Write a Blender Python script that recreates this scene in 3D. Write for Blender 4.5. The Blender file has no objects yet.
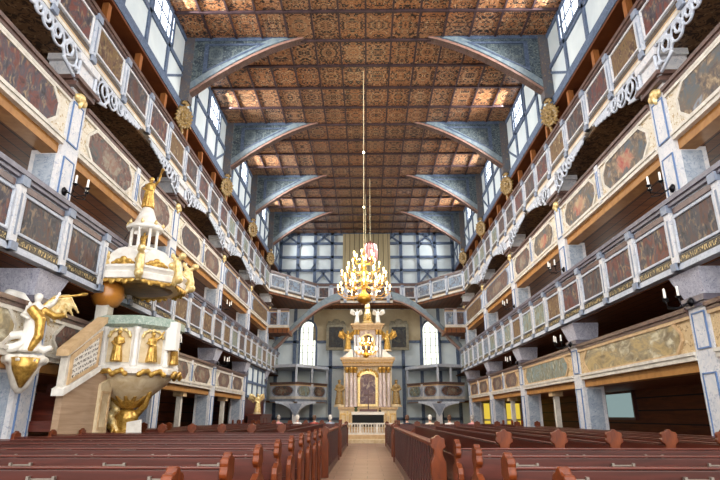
import bpy, math, random
from mathutils import Vector, Matrix
R = random.Random(7)
S = bpy.context.scene
COL = S.collection
PI = math.pi

# ------------------------------------------------------------------ helpers
def lin(h):
    h = h.lstrip('#'); v = [int(h[i:i+2], 16) / 255 for i in (0, 2, 4)]
    return tuple((c / 12.92 if c <= .04045 else ((c + .055) / 1.055) ** 2.4) for c in v) + (1.0,)

class B:
    def __init__(s): s.v = []; s.f = []
    def add(s, vs, fs):
        o = len(s.v); s.v += [tuple(p) for p in vs]; s.f += [tuple(i + o for i in f) for f in fs]; return s
    def box(s, x0, x1, y0, y1, z0, z1):
        if x0 > x1: x0, x1 = x1, x0
        if y0 > y1: y0, y1 = y1, y0
        v = [(x, y, z) for z in (z0, z1) for y in (y0, y1) for x in (x0, x1)]
        return s.add(v, [(0,2,3,1),(4,5,7,6),(0,1,5,4),(2,6,7,3),(0,4,6,2),(1,3,7,5)])
    def prism(s, poly, axis, a, b):
        # poly in the plane across axis: axis 'y' -> (x,z), 'x' -> (y,z), 'z' -> (x,y)
        n = len(poly)
        mk = {'y': lambda p, t: (p[0], t, p[1]), 'x': lambda p, t: (t, p[0], p[1]), 'z': lambda p, t: (p[0], p[1], t)}[axis]
        v = [mk(p, a) for p in poly] + [mk(p, b) for p in poly]
        f = [tuple(range(n)), tuple(range(2*n-1, n-1, -1))] + [(i, n+i, n+(i+1) % n, (i+1) % n) for i in range(n)]
        return s.add(v, f)
    def ring(s, outer, inner, axis, a, b):
        n = len(outer)
        mk = {'y': lambda p, t: (p[0], t, p[1]), 'x': lambda p, t: (t, p[0], p[1]), 'z': lambda p, t: (p[0], p[1], t)}[axis]
        v = [mk(p, a) for p in outer] + [mk(p, a) for p in inner] + [mk(p, b) for p in outer] + [mk(p, b) for p in inner]
        f = []
        for i in range(n):
            j = (i+1) % n
            f += [(i, j, n+j, n+i), (2*n+i, 3*n+i, 3*n+j, 2*n+j), (i, 2*n+i, 2*n+j, j), (n+i, n+j, 3*n+j, 3*n+i)]
        return s.add(v, f)
    def tube(s, pts, r, n=6, closed=False):
        pts = [Vector(p) for p in pts]; m = len(pts)
        rs = r if isinstance(r, (list, tuple)) else [r] * m
        v = []; up = Vector((.13, .31, .94)).normalized()
        for i, p in enumerate(pts):
            a = pts[(i-1) % m] if (closed or i > 0) else p
            b = pts[(i+1) % m] if (closed or i < m-1) else p
            t = (b - a)
            t = t.normalized() if t.length > 1e-9 else Vector((0, 0, 1))
            q = up - t * up.dot(t)
            if q.length < .05: q = Vector((1, 0, 0)) - t * t.x
            q.normalize(); w = t.cross(q)
            for k in range(n):
                c = 2*PI*k/n; v.append(p + (q*math.cos(c) + w*math.sin(c)) * rs[i])
        f = []
        for i in range(m if closed else m-1):
            j = (i+1) % m
            for k in range(n):
                l = (k+1) % n; f.append((i*n+k, i*n+l, j*n+l, j*n+k))
        if not closed: f += [tuple(range(n-1, -1, -1)), tuple((m-1)*n+k for k in range(n))]
        return s.add(v, f)
    def lathe(s, prof, c=(0,0,0), n=16, a0=0, sx=1, sy=1):
        v = []; m = len(prof)
        for (r, z) in prof:
            for k in range(n):
                a = a0 + 2*PI*k/n; v.append((c[0]+r*math.cos(a)*sx, c[1]+r*math.sin(a)*sy, c[2]+z))
        f = []
        for i in range(m-1):
            for k in range(n):
                l = (k+1) % n; f.append((i*n+k, i*n+l, (i+1)*n+l, (i+1)*n+k))
        f += [tuple(range(n-1, -1, -1)), tuple((m-1)*n+k for k in range(n))]
        return s.add(v, f)
    def sph(s, c, r, n=10, m=6):
        if not isinstance(r, (list, tuple)): r = (r, r, r)
        v = [(c[0], c[1], c[2]-r[2])]
        for i in range(1, m):
            t = PI*i/m - PI/2
            for k in range(n):
                a = 2*PI*k/n; v.append((c[0]+r[0]*math.cos(t)*math.cos(a), c[1]+r[1]*math.cos(t)*math.sin(a), c[2]+r[2]*math.sin(t)))
        v.append((c[0], c[1], c[2]+r[2])); f = []
        for k in range(n): f.append((0, 1+(k+1) % n, 1+k))
        for i in range(m-2):
            for k in range(n):
                l = (k+1) % n; f.append((1+i*n+k, 1+i*n+l, 1+(i+1)*n+l, 1+(i+1)*n+k))
        e = len(v)-1; o = 1+(m-2)*n
        for k in range(n): f.append((o+k, o+(k+1) % n, e))
        return s.add(v, f)
    def torus(s, c, rad, r, axis='y', n=16, k=6):
        P = []
        for i in range(n):
            a = 2*PI*i/n; u, w = rad*math.cos(a), rad*math.sin(a)
            P.append({'y': (c[0]+u, c[1], c[2]+w), 'x': (c[0], c[1]+u, c[2]+w), 'z': (c[0]+u, c[1]+w, c[2])}[axis])
        return s.tube(P, r, k, True)
    def xf(s, M):
        s.v = [tuple(M @ Vector(p)) for p in s.v]; return s
    def out(s, name, mat, parent=None, smooth=False, remesh=0, bevel=0):
        me = bpy.data.meshes.new(name); me.from_pydata(s.v, [], s.f); me.validate(); me.update()
        import bmesh
        bm = bmesh.new(); bm.from_mesh(me); bmesh.ops.recalc_face_normals(bm, faces=bm.faces); bm.to_mesh(me); bm.free()
        me.materials.append(mat)
        if smooth or remesh:
            for p in me.polygons: p.use_smooth = True
        o = bpy.data.objects.new(name, me); COL.objects.link(o)
        if parent: o.parent = parent
        if remesh:
            md = o.modifiers.new('fuse', 'REMESH'); md.mode = 'VOXEL'; md.voxel_size = remesh; md.use_smooth_shade = True
        if bevel:
            md = o.modifiers.new('edge', 'BEVEL'); md.width = bevel; md.segments = 2; md.limit_method = 'ANGLE'
        return o

def tag(o, label, cat, group=None):
    o['label'] = label; o['category'] = cat; o['kind'] = 'thing'
    if group: o['group'] = group
    return o
def thing(name, label, cat, loc=(0,0,0), rz=0, group=None):
    o = bpy.data.objects.new(name, None); COL.objects.link(o); o.empty_display_size = .2
    o.location = loc; o.rotation_euler = (0, 0, rz)
    return tag(o, label, cat, group)
def struct(o): o['kind'] = 'structure'; return o
def dup(root, loc, rz, label, group=None):
    r = root.copy(); COL.objects.link(r); r.location = loc; r.rotation_euler = (0, 0, rz); r['label'] = label
    if group: r['group'] = group
    for ch in list(root.children):
        c = ch.copy(); COL.objects.link(c); c.parent = r
        for g in list(ch.children):
            d = g.copy(); COL.objects.link(d); d.parent = c
    return r

# ------------------------------------------------------------------ materials
class N:
    def __init__(s, name, rough=.6, spec=.5, metal=0):
        s.m = bpy.data.materials.new(name); s.m.use_nodes = True; s.t = s.m.node_tree; s.n = s.t.nodes; s.l = s.t.links
        s.b = s.n['Principled BSDF']; s.b.inputs['Roughness'].default_value = rough; s.b.inputs['Metallic'].default_value = metal
        s.b.inputs['Specular IOR Level'].default_value = spec
    def new(s, t, **k):
        n = s.n.new(t)
        for a, b in k.items(): setattr(n, a, b)
        return n
    def put(s, sock, v):
        if isinstance(v, bpy.types.NodeSocket): s.l.new(v, sock)
        else: sock.default_value = v
    def co(s, kind='Object'): return s.new('ShaderNodeTexCoord').outputs[kind]
    def rnd(s): return s.new('ShaderNodeObjectInfo').outputs['Random']
    def math(s, op, a, b=0, c=None):
        n = s.new('ShaderNodeMath', operation=op); s.put(n.inputs[0], a); s.put(n.inputs[1], b)
        if c is not None: s.put(n.inputs[2], c)
        return n.outputs[0]
    def vmath(s, op, a, b=(0,0,0)):
        n = s.new('ShaderNodeVectorMath', operation=op); s.put(n.inputs[0], a); s.put(n.inputs[1], b); return n.outputs[0]
    def noise(s, v, scale, detail=4, rough=.55, dist=0):
        n = s.new('ShaderNodeTexNoise'); s.put(n.inputs['Vector'], v); n.inputs['Scale'].default_value = scale
        n.inputs['Detail'].default_value = detail; n.inputs['Roughness'].default_value = rough; n.inputs['Distortion'].default_value = dist
        return n.outputs['Fac']
    def vor(s, v, scale, feature='F1'):
        n = s.new('ShaderNodeTexVoronoi', feature=feature); s.put(n.inputs['Vector'], v); n.inputs['Scale'].default_value = scale
        return n.outputs['Distance']
    def ramp(s, f, stops, const=False):
        n = s.new('ShaderNodeValToRGB'); s.put(n.inputs[0], f); r = n.color_ramp
        if const: r.interpolation = 'CONSTANT'
        while len(r.elements) < len(stops): r.elements.new(.5)
        for e, (p, c) in zip(r.elements, stops): e.position = p; e.color = lin(c) if isinstance(c, str) else c
        return n.outputs[0]
    def mix(s, f, a, b):
        n = s.new('ShaderNodeMix', data_type='RGBA'); s.put(n.inputs[0], f)
        s.put(n.inputs[6], lin(a) if isinstance(a, str) else a); s.put(n.inputs[7], lin(b) if isinstance(b, str) else b); return n.outputs[2]
    def step(s, f, lo, hi):
        n = s.new('ShaderNodeMapRange'); s.put(n.inputs[0], f); n.inputs[1].default_value = lo; n.inputs[2].default_value = hi; return n.outputs[0]
    def col(s, c): s.put(s.b.inputs['Base Color'], lin(c) if isinstance(c, str) else c); return s.m
    def bump(s, f, k=.3, d=.02):
        n = s.new('ShaderNodeBump'); n.inputs['Strength'].default_value = k; n.inputs['Distance'].default_value = d
        s.l.new(f, n.inputs['Height']); s.l.new(n.outputs[0], s.b.inputs['Normal'])

def stretch(n, v, sc): return n.vmath('MULTIPLY', v, sc)
def mottled(name, a, b, scale=3, rough=.5, lo=.35, hi=.65, sc=(1,1,1), dist=.6, c=None, spec=.4):
    n = N(name, rough, spec); v = stretch(n, n.co(), sc)
    f = n.noise(v, scale, 6, .6, dist); x = n.mix(n.step(f, lo, hi), a, b)
    if c:
        g = n.noise(v, scale*3.1, 5, .6, 1.5); x = n.mix(n.step(g, .56, .66), x, c)
    return n.col(x)
def ornament(name, base, dark, light, scale=6, rough=.5, th=.54, spec=.4, c2=None):
    n = N(name, rough, spec); v = n.co()
    f = n.noise(v, scale, 3, .5, 1.8); x = n.mix(n.step(f, th, th+.05), base, dark)
    g = n.noise(v, scale*1.7, 2, .5, 1.2); x = n.mix(n.step(g, .6, .66), x, light)
    if c2:
        h = n.noise(v, scale*.5, 3); x = n.mix(n.step(h, .5, .66), x, c2)
    return n.col(x)
def painting(name, cols, scale=2.0, rough=.45, sx=(1,1,1), centre=None):
    n = N(name, rough, .25); v = stretch(n, n.co(), sx)
    r = n.math('MULTIPLY', n.rnd(), 61.0)
    cb = n.new('ShaderNodeCombineXYZ'); n.put(cb.inputs[0], r); n.put(cb.inputs[1], r); n.put(cb.inputs[2], n.math('MULTIPLY', r, .37))
    v = n.vmath('ADD', v, cb.outputs[0])
    f = n.noise(v, scale, 7, .62, 1.3); k = len(cols)
    x = n.ramp(f, [(.28 + .46*i/(k-1), c) for i, c in enumerate(cols)])
    g = n.noise(v, scale*3.3, 5, .6, .8)
    y = n.ramp(g, [(.3, cols[0]), (.5, cols[k//2]), (.66, cols[-1])])
    h = n.noise(v, scale*1.4, 2)
    x = n.mix(n.step(h, .47, .57), x, y)
    if centre:   # a draped figure in the middle of the picture
        sp = n.new('ShaderNodeSeparateXYZ'); n.put(sp.inputs[0], n.co('Generated'))
        a = n.math('MULTIPLY', n.math('SUBTRACT', sp.outputs[0], .5), 1.25); b = n.math('MULTIPLY', n.math('SUBTRACT', sp.outputs[2], .47), .8)
        d = n.math('ADD', n.math('SQRT', n.math('ADD', n.math('MULTIPLY', a, a), n.math('MULTIPLY', b, b))), n.math('MULTIPLY', n.math('SUBTRACT', g, .5), .55))
        x = n.mix(n.step(d, .27, .2), x, n.ramp(f, [(.35, centre), (.6, cols[-1])]))
    return n.col(x)
def plain(name, c, rough=.5, metal=0, spec=.4): return N(name, rough, spec, metal).col(c)
def emit(name, c, k):
    n = N(name); n.put(n.b.inputs['Emission Color'], lin(c)); n.b.inputs['Emission Strength'].default_value = k
    return n.col('#202020')
def wood(name, a, b, sc=(1,1,1), rough=.4, spec=.5, scale=3, planks=0, axis=2):
    n = N(name, rough, spec); v = n.co(); w = stretch(n, v, sc)
    f = n.noise(w, scale, 6, .6, 1.0); x = n.mix(n.step(f, .3, .7), a, b)
    if planks:
        sp = n.new('ShaderNodeSeparateXYZ'); n.put(sp.inputs[0], v)
        q = n.math('FRACT', n.math('MULTIPLY', sp.outputs[axis], planks))
        e = n.math('LESS_THAN', n.math('ABSOLUTE', n.math('SUBTRACT', q, .5)), .05)
        x = n.mix(e, x, '#120a06')
    return n.col(x)

M = {}
M['frame'] = mottled('bluewhite_paint', '#c2c7d0', '#a9b1bf', 5, .5, c='#8c97a9')
M['greypaint'] = mottled('greyblue_paint', '#8d96a6', '#6f7a8d', 4, .5)
M['marble'] = mottled('marbled_white', '#d7d4d3', '#c1c4ca', 3.5, .45, c='#9ba3b3', dist=2)
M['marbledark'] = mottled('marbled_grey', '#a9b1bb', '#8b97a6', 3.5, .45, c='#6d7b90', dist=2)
M['corbel'] = mottled('violet_marble', '#c3c3cd', '#a0a1b2', 7, .45, c='#6c6f8c', dist=2.5)
M['blue'] = plain('blue_stripe', '#5c78a3', .5)
M['railgrey'] = mottled('rail_greyviolet', '#6f6a74', '#57525f', 6, .35, spec=.6)
M['railbrown'] = mottled('rail_brown', '#6b5148', '#4d3a35', 6, .35, spec=.6)
M['tan'] = mottled('tan_moulding', '#c9ac86', '#b3946c', 5, .5)
M['greytan'] = mottled('weathered_carving', '#8f8873', '#6d6858', 5, .6)
M['whitemould'] = mottled('white_moulding', '#d8d2c6', '#bdb6ab', 5, .45)
M['orange'] = wood('orange_beam', '#b07f45', '#946430', (1,1,1), .5, .3)
M['orangepost'] = wood('orange_post', '#9c6233', '#7f4b22', (6,6,1), .55, .3)
M['cream'] = ornament('cream_ornament', '#cfc6b4', '#a78d5f', '#e0dbd0', 9, .5, .56)
M['creamtan'] = ornament('tan_ornament', '#c4a980', '#8f7350', '#d8c6a4', 8, .5, .56)
M['plaque'] = None
n = N('plaque_dark', .4, .4); v = n.co()
f = n.noise(stretch(n, v, (34, 1, 9)), 1.0, 2, .5, .6); sp = n.new('ShaderNodeSeparateXYZ'); n.put(sp.inputs[0], v)
band = n.math('LESS_THAN', n.math('ABSOLUTE', n.math('SUBTRACT', sp.outputs[2], .225)), .05)
M['plaque'] = n.col(n.mix(n.math('MULTIPLY', band, n.step(f, .52, .58)), '#221b18', '#c2ab74'))
M['stripbrown'] = mottled('brown_strip', '#4a3b30', '#2d231d', 9, .5, c='#8f7b55', sc=(3, 1, 2))
M['darkpaint'] = painting('dark_scene', ['#2a2220', '#4a3530', '#5c423a', '#41434a', '#6e563f', '#8a7560'], 1.9, sx=(1.4,1,.8))
M['redpaint'] = painting('red_scene', ['#2c2426', '#54322e', '#6b3d35', '#45424a', '#7c5140', '#98805f'], 1.9, sx=(1.4,1,.8))
M['ochrepaint'] = painting('ochre_scene', ['#2f2720', '#574430', '#76603f', '#5c4236', '#86724c', '#a3956f'], 2.0, sx=(1.4,1,.8))
M['aquapaint'] = painting('aqua_scene', ['#4a4f4a', '#667371', '#7d9091', '#77735e', '#92a1a0', '#aeb0a2'], 2.0, sx=(1.4,1,.8))
M['bluescene'] = painting('blue_scene', ['#4d5a6c', '#6f8096', '#8699ab', '#5d6270', '#9aa9b6', '#b4b3ab'], 2.0)
M['landscape'] = painting('pale_landscape', ['#6a5c46', '#95835f', '#b39c6d', '#8a7f68', '#bfae84', '#cfc7ad'], 1.3, sx=(.7,1,1.2))
M['colourful'] = painting('colourful_scene', ['#2f363f', '#4d5963', '#5d5a55', '#6a5a4c', '#77808a', '#ab9675'], 1.5, centre='#9a3f3c')
M['greypaint2'] = painting('grey_cartouche', ['#2b2c2d', '#484a49', '#5a5450', '#6d4a40', '#5d6668', '#8b8676'], 2.2, centre='#7b5648')
M['blacktext'] = plain('black', '#15120f', .4)
M['gold'] = mottled('gilding', '#d6ae58', '#9c7330', 14, .32, spec=.6); M['gold'].node_tree.nodes['Principled BSDF'].inputs['Metallic'].default_value = .55
M['crestgold'] = mottled('aged_gilding', '#a3854a', '#5f4822', 14, .4, spec=.6)
M['palegold'] = mottled('pale_gilding', '#e8d6a2', '#c9a55c', 14, .35, spec=.6); M['palegold'].node_tree.nodes['Principled BSDF'].inputs['Metallic'].default_value = .35
M['white'] = mottled('white_lacquer', '#e9e6df', '#d2ccc3', 4, .35, spec=.6)
M['ivory'] = mottled('ivory_paint', '#e0cfae', '#c7ae83', 4, .4)
M['pinkmarble'] = mottled('pink_marble', '#ddd2cd', '#bda7a4', 5, .4, dist=2)
M['greenmarble'] = mottled('green_marble', '#a9b6aa', '#83978a', 6, .4, c='#ccd2c8', dist=2)
M['plaster'] = mottled('white_plaster', '#d0dadd', '#bfcbd1', .8, .85, spec=.2)
M['tanplaster'] = mottled('tan_plaster', '#b6a98c', '#9d8f74', .8, .85, spec=.2)
M['timber'] = mottled('blue_timber', '#596a85', '#43526a', 5, .6, c='#76849b')
M['timberdark'] = mottled('slate_timber', '#4c5a70', '#38455a', 5, .6, c='#66748b')
M['darkwood'] = wood('gallery_wood', '#74401f', '#4f2814', (.4,.4,4), .6, .3, 2, 2.2, 2)
M['floorwood'] = wood('gallery_planks', '#7d4a26', '#583117', (.3,4,1), .6, .3, 2, 3.2, 0)
M['soffit'] = ornament('painted_soffit', '#74583e', '#392b21', '#94795a', 5, .6, .5)
M['iron'] = plain('black_iron', '#17161a', .4, .6)
M['candle'] = plain('candle_wax', '#f2efe6', .5)
M['brass'] = plain('polished_brass', '#c3923a', .3, .75)
M['pew'] = wood('pew_stain', '#60291d', '#3e1911', (.5,.5,5), .32, .45, 2.5)
M['pewend'] = wood('pew_end_stain', '#763714', '#4c1f0d', (3,3,1), .36, .3, 3)
M['pewdark'] = wood('pew_dark_stain', '#58281f', '#3a1a13', (.5,.5,5), .32, .45, 2.5)
M['pewred'] = wood('pew_red_stain', '#7c351e', '#542011', (2,2,2), .36, .3, 2.5)
M['nickel'] = plain('dull_nickel', '#9a9085', .35, .7)
M['glassday'] = emit('daylit_glass', '#eef6ff', 3.0)
M['glassback'] = emit('daylit_leaded_glass', '#f2f6e6', 1.6)
M['yellowroom'] = emit('yellow_lit_glass', '#f0cf4a', .9)
M['flame'] = emit('flame', '#ffd98a', 13)
M['bead'] = emit('glowing_bead', '#fff1c4', 12)
M['rope'] = plain('pale_cord', '#cdbd94', .6)
M['clothblack'] = plain('black_velvet', '#12161a', .8)
M['clothwhite'] = plain('white_linen', '#ece9e2', .8)
M['skin'] = plain('skin', '#d8a891', .55)

# floor of stone slabs
n = N('stone_floor', .4, .4); v = n.co()
br = n.new('ShaderNodeTexBrick'); n.put(br.inputs['Vector'], v); br.inputs['Scale'].default_value = 1.0
br.inputs['Color1'].default_value = lin('#937262'); br.inputs['Color2'].default_value = lin('#836351'); br.inputs['Mortar'].default_value = lin('#5a4434')
br.inputs['Mortar Size'].default_value = .012; br.inputs['Brick Width'].default_value = .8; br.inputs['Row Height'].default_value = .6
f = n.noise(v, 1.7, 6); x = n.new('ShaderNodeMix', data_type='RGBA', blend_type='MULTIPLY'); x.inputs[0].default_value = .5
n.put(x.inputs[6], br.outputs['Color']); n.put(x.inputs[7], n.ramp(f, [(.3, '#b9a595'), (.7, '#ffffff')])); M['floor'] = n.col(x.outputs[2])

CW, CH = 14.2/14, 1.625
def arabesque(name, base, base2, dark, light, cw, ch, ox, oy, scale, th, rough, ax=(0, 1), spec=.4):
    # mirrored scrollwork, one motif per coffer
    n = N(name, rough, spec); sp = n.new('ShaderNodeSeparateXYZ'); n.put(sp.inputs[0], n.co())
    def cell(sock, w, o):
        return n.math('ABSOLUTE', n.math('SUBTRACT', n.math('FRACT', n.math('DIVIDE', n.math('SUBTRACT', sock, o), w)), .5))
    u = cell(sp.outputs[ax[0]], cw, ox); w = cell(sp.outputs[ax[1]], ch, oy)
    fl = n.math('ADD', n.math('MULTIPLY', n.math('FLOOR', n.math('DIVIDE', n.math('SUBTRACT', sp.outputs[ax[0]], ox), cw)), 3.7),
                n.math('MULTIPLY', n.math('FLOOR', n.math('DIVIDE', n.math('SUBTRACT', sp.outputs[ax[1]], oy), ch)), 5.3))
    cb = n.new('ShaderNodeCombineXYZ'); n.put(cb.inputs[0], u); n.put(cb.inputs[1], n.math('MULTIPLY', w, ch/cw)); n.put(cb.inputs[2], fl)
    f = n.noise(cb.outputs[0], scale, 2.5, .5, 1.6)
    cx = n.new('ShaderNodeCombineXYZ'); n.put(cx.inputs[0], u); n.put(cx.inputs[1], n.math('MULTIPLY', w, ch/cw))
    ln = n.new('ShaderNodeVectorMath', operation='LENGTH'); n.put(ln.inputs[0], cx.outputs[0])
    rad = n.math('ABSOLUTE', n.math('SUBTRACT', ln.outputs['Value'], .27))
    g = n.noise(cb.outputs[0], scale*1.9, 2, .5, .8)
    big = n.noise(n.co(), .35, 3)
    x = n.mix(n.step(big, .4, .6), base, base2)
    x = n.mix(n.step(f, th, th+.07), x, dark)
    x = n.mix(n.math('MULTIPLY', n.math('LESS_THAN', rad, .03), .3), x, light)
    x = n.mix(n.step(g, .6, .67), x, light)
    return n.col(x)
M['ceil'] = arabesque('painted_coffers', '#aa744b', '#9c7455', '#2b2324', '#cbb08c', CW, CH, -7.1, 17.9, 6.6, .49, .3)
M['batten'] = mottled('coffer_batten', '#4d3a3c', '#382a2f', 4, .5)
M['brace'] = arabesque('painted_brace', '#525e61', '#45525c', '#293540', '#737b76', .9, .9, 0, 0, 6, .5, .5, (0, 2))
M['bracetrim'] = mottled('pink_brown_trim', '#957468', '#7b5c50', 4, .5)
M['bracepale'] = mottled('pale_blue_band', '#7d898d', '#5f707d', 5, .5)

PY = [4.2, 11.0, 17.9, 24.4, 30.7, 37.0]
XP, X2, X4, XW = 6.75, 6.55, 6.7, 7.1
ZC = 15.6
SIDE = {1: 'opposite the pulpit', -1: 'on the pulpit side'}
BAY = ['nearest bay', 'second bay', 'third bay', 'fourth bay', 'bay by the altar']

# ------------------------------------------------------------------ setting
struct(B().box(-10.5, 10.5, -4, 42.2, -.2, 0).out('floor', M['floor']))
struct(B().box(-7.5, 7.5, 5, 42, ZC, ZC+.25).out('ceiling', M['ceil']))
b = B()
for i in range(15):
    x = -7.1 + CW*i; b.box(x-.035, x+.035, 5, 41.8, ZC-.07, ZC+.01)
y = PY[2] - CH*7
while y < 41.8:
    b.box(-7.1, 7.1, y-.05, y+.05, ZC-.09, ZC+.01); y += CH
struct(b.out('ceiling_batten_trim', M['batten']))
struct(B().box(-10.5, 10.5, 41.8, 42.2, 0, ZC).out('wall_back', M['plaster']))
for s in (1, -1):
    nm = 'right' if s > 0 else 'left'
    struct(B().box(s*10.3, s*10.5, 0, 42, 0, 12.7).out('wall_%s_outer' % nm, M['darkwood']))
    struct(B().box(s*XW, s*(XW+.3), 2, 41.8, 12.45, ZC).out('wall_%s_clerestory' % nm, M['plaster']))
    for k, (z0, z1, m) in enumerate([(2.34, 2.46, 'floorwood'), (4.24, 4.3, 'floorwood'), (7.0, 7.12, 'floorwood'), (9.46, 9.54, 'soffit')]):
        x0 = {0: 7.17, 1: X2+.13, 2: 7.17, 3: X4+.1}[k]
        struct(B().box(s*x0, s*10.3, 0, 41.8, z0, z1).out('floor_%s_gallery_%d' % (nm, k+1), M[m]))
    struct(B().box(s*7.03, s*10.4, 2, 41.8, 12.34, 12.44).out('ceiling_%s_gallery' % nm, M['darkwood']))
    # timber framing of the clerestory
    b = B()
    b.box(s*(XW-.1), s*(XW+.05), 2, 41.7, 12.42, 12.78)
    b.box(s*(XW-.06), s*(XW+.05), 2, 41.7, 14.0, 14.18)
    b.box(s*(XW-.06), s*(XW+.05), 2, 41.7, 15.42, 15.6)
    for k in range(1, 6):
        L = (PY[k+1] if k < 5 else 41.6) - PY[k]
        for q in (.25, .5, .75):
            yy = PY[k]+L*q; b.box(s*(XW-.06), s*(XW+.05), yy-.09, yy+.09, 12.5, 15.5)
        for (q0, q1, za, zb) in ((.25, .02, 12.8, 13.9), (.75, .98, 12.8, 13.9), (.25, .05, 15.4, 14.2)):
            ya, yb = PY[k]+L*q0, PY[k]+L*q1
            b.add([(s*(XW-.05), ya-.08, za), (s*(XW-.05), ya+.08, za), (s*(XW-.05), yb+.08, zb), (s*(XW-.05), yb-.08, zb),
                   (s*(XW+.03), ya-.08, za), (s*(XW+.03), ya+.08, za), (s*(XW+.03), yb+.08, zb), (s*(XW+.03), yb-.08, zb)],
                  [(0,1,2,3), (7,6,5,4), (0,4,5,1), (1,5,6,2), (2,6,7,3), (3,7,4,0)])
    struct(b.out('trim_%s_timber' % nm, M['timber']))

wi = 0
def side_window(s, y0, y1, z0, z1):
    global wi; wi += 1
    w = bpy.data.objects.new('window_%d' % wi, None); COL.objects.link(w); w.location = (s*(XW-.02), (y0+y1)/2, z0); struct(w)
    h = (y1-y0)/2; H = z1-z0
    B().box(-.02, .02, -h, h, 0, H).out('window_pane', M['glassday'], w)
    b = B()
    for yy in (-h, h): b.box(-.07, .05, yy-.06, yy+.06, -.06, H+.06)
    for zz in (0, H): b.box(-.07, .05, -h, h, zz-.06, zz+.06)
    for q in (-.33, .33): b.box(-.05, .05, q*h-.025, q*h+.025, 0, H)
    b.box(-.05, .05, -h, h, H*.5-.02, H*.5+.02)
    b.out('window_frame', M['timber'], w)
    L = bpy.data.lights.new('daylight', 'AREA'); L.shape = 'RECTANGLE'; L.size = 2*h; L.size_y = H; L.energy = DAY*(1 if y0 < 34 else .25); L.color = (1, .985, .96)
    o = bpy.data.objects.new('daylight', L); COL.objects.link(o); o.location = (s*(XW-.14), (y0+y1)/2, (z0+z1)/2)
    o.rotation_euler = (0, s*PI/2*.7, 0)
    L.spread = 2.1
DAY = 800
for s in (1, -1):
    for k in range(1, 6):
        L = (PY[k+1] if k < 5 else 41.6) - PY[k]
        side_window(s, PY[k]+L*.5+.12, PY[k]+L*.75-.0+.25, 14.2, 15.42)

# back wall framing
b = B(); YB = 41.8
def beam_xz(b, x0, z0, x1, z1, w=.16, y0=41.68, y1=41.82):
    d = Vector((x1-x0, z1-z0)).normalized(); p = Vector((-d.y, d.x))*w/2
    poly = [(x0+p.x, z0+p.y), (x1+p.x, z1+p.y), (x1-p.x, z1-p.y), (x0-p.x, z0-p.y)]
    b.prism(poly, 'y', y0, y1)
xs = [-7.0, -4.9, -3.3, -1.65, 0, 1.65, 3.3, 4.9, 7.0]
xs = [-6.9 + 13.8*i/10 for i in range(11)]
for x in xs: beam_xz(b, x, 0, x, ZC, .24)
for z in (1.2, 4.9, 6.8, 11.3, 12.45, 13.55, 14.7, 15.5): beam_xz(b, -7, z, 7, z, .2)
for i in range(0, 10):
    xm = (xs[i]+xs[i+1])/2
    if i % 2 == 0:
        beam_xz(b, xs[i], 14.7, xm+.35, 15.5, .14); beam_xz(b, xs[i+1], 14.7, xm-.35, 15.5, .14)
        beam_xz(b, xs[i], 11.3, xm+.2, 12.45, .14); beam_xz(b, xs[i+1], 11.3, xm-.2, 12.45, .14)
    for (sx, px) in ((1, xs[i]), (-1, xs[i+1])):
        (i in (1, 8)) and (beam_xz(b, px, 12.95, px+sx*.3, 12.45, .14), beam_xz(b, px, 14.3, px+sx*.3, 14.7, .14))
struct(b.out('trim_back_timber', M['timber']))
struct(B().box(-4.1, 4.1, 41.66, 41.79, 6.9, 9.3).out('wall_back_painted_drapery', M['tanplaster']))
struct(B().box(-1.9, 1.9, 41.66, 41.79, 11.1, 15.5).out('wall_back_boarding', wood('pale_boards', '#b9ac8a', '#9f916f', (6,1,.3), .6, .3, 2, 2.6, 0)))

def arch_window(x, z0, z1, w, k):
    wo = bpy.data.objects.new('window_%d' % k, None); COL.objects.link(wo); wo.location = (x, 41.7, z0); struct(wo)
    H = z1-z0; r = w/2
    def arch(r, H0, n=10, zb=0): return [(-r, zb), (r, zb)] + [(r*math.cos(PI*i/n), H0-r*1.0+(r*1.25)*math.sin(PI*i/n)) for i in range(n+1)]
    B().prism(arch(r, H-.1), 'y', -.03, .03).out('window_pane', M['glassback'], wo)
    b = B(); b.ring(arch(r+.13, H+.03, zb=-.13), arch(r, H-.1), 'y', -.12, .06)
    b.out('window_frame', M['timber'], wo)
    g = B()
    for q in (-.34, 0, .34): g.box(q*w-.02, q*w+.02, -.05, .03, 0, H-.35)
    for i in range(1, 6): g.box(-r, r, -.045, .03, H*i/6.6-.012, H*i/6.6+.012)
    g.out('window_bars', M['timberdark'], wo)
arch_window(-4.5, 5.0, 8.3, 1.15, 21); arch_window(4.85, 5.0, 8.3, 1.15, 22)

# ------------------------------------------------------------------ gallery parapets
def rect(x0, x1, z0, z1): return [(x0, z0), (x1, z0), (x1, z1), (x0, z1)]
def octo(x0, x1, z0, z1, c): return [(x0+c, z0), (x1-c, z0), (x1, z0+c*.9), (x1, z1-c*.9), (x1-c, z1), (x0+c, z1), (x0, z1-c*.9), (x0, z0+c*.9)]
def oval(x0, x1, z0, z1, n=20, wob=0):
    cx, cz = (x0+x1)/2, (z0+z1)/2
    return [(cx+(x1-x0)/2*math.copysign(abs(math.cos(a))**.8, math.cos(a))*(1+wob*math.cos(6*a)), cz+(z1-z0)/2*math.copysign(abs(math.sin(a))**.8, math.sin(a))*(1+wob*math.cos(6*a))) for a in [2*PI*i/n for i in range(n)]]
def grow(poly, d):
    cx = sum(p[0] for p in poly)/len(poly); cz = sum(p[1] for p in poly)/len(poly)
    out = []
    for (x, z) in poly:
        hx = max(abs(p[0]-cx) for p in poly); hz = max(abs(p[1]-cz) for p in poly)
        out.append((cx+(x-cx)*(hx+d)/hx, cz+(z-cz)*(hz+d)/hz))
    return out

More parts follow.
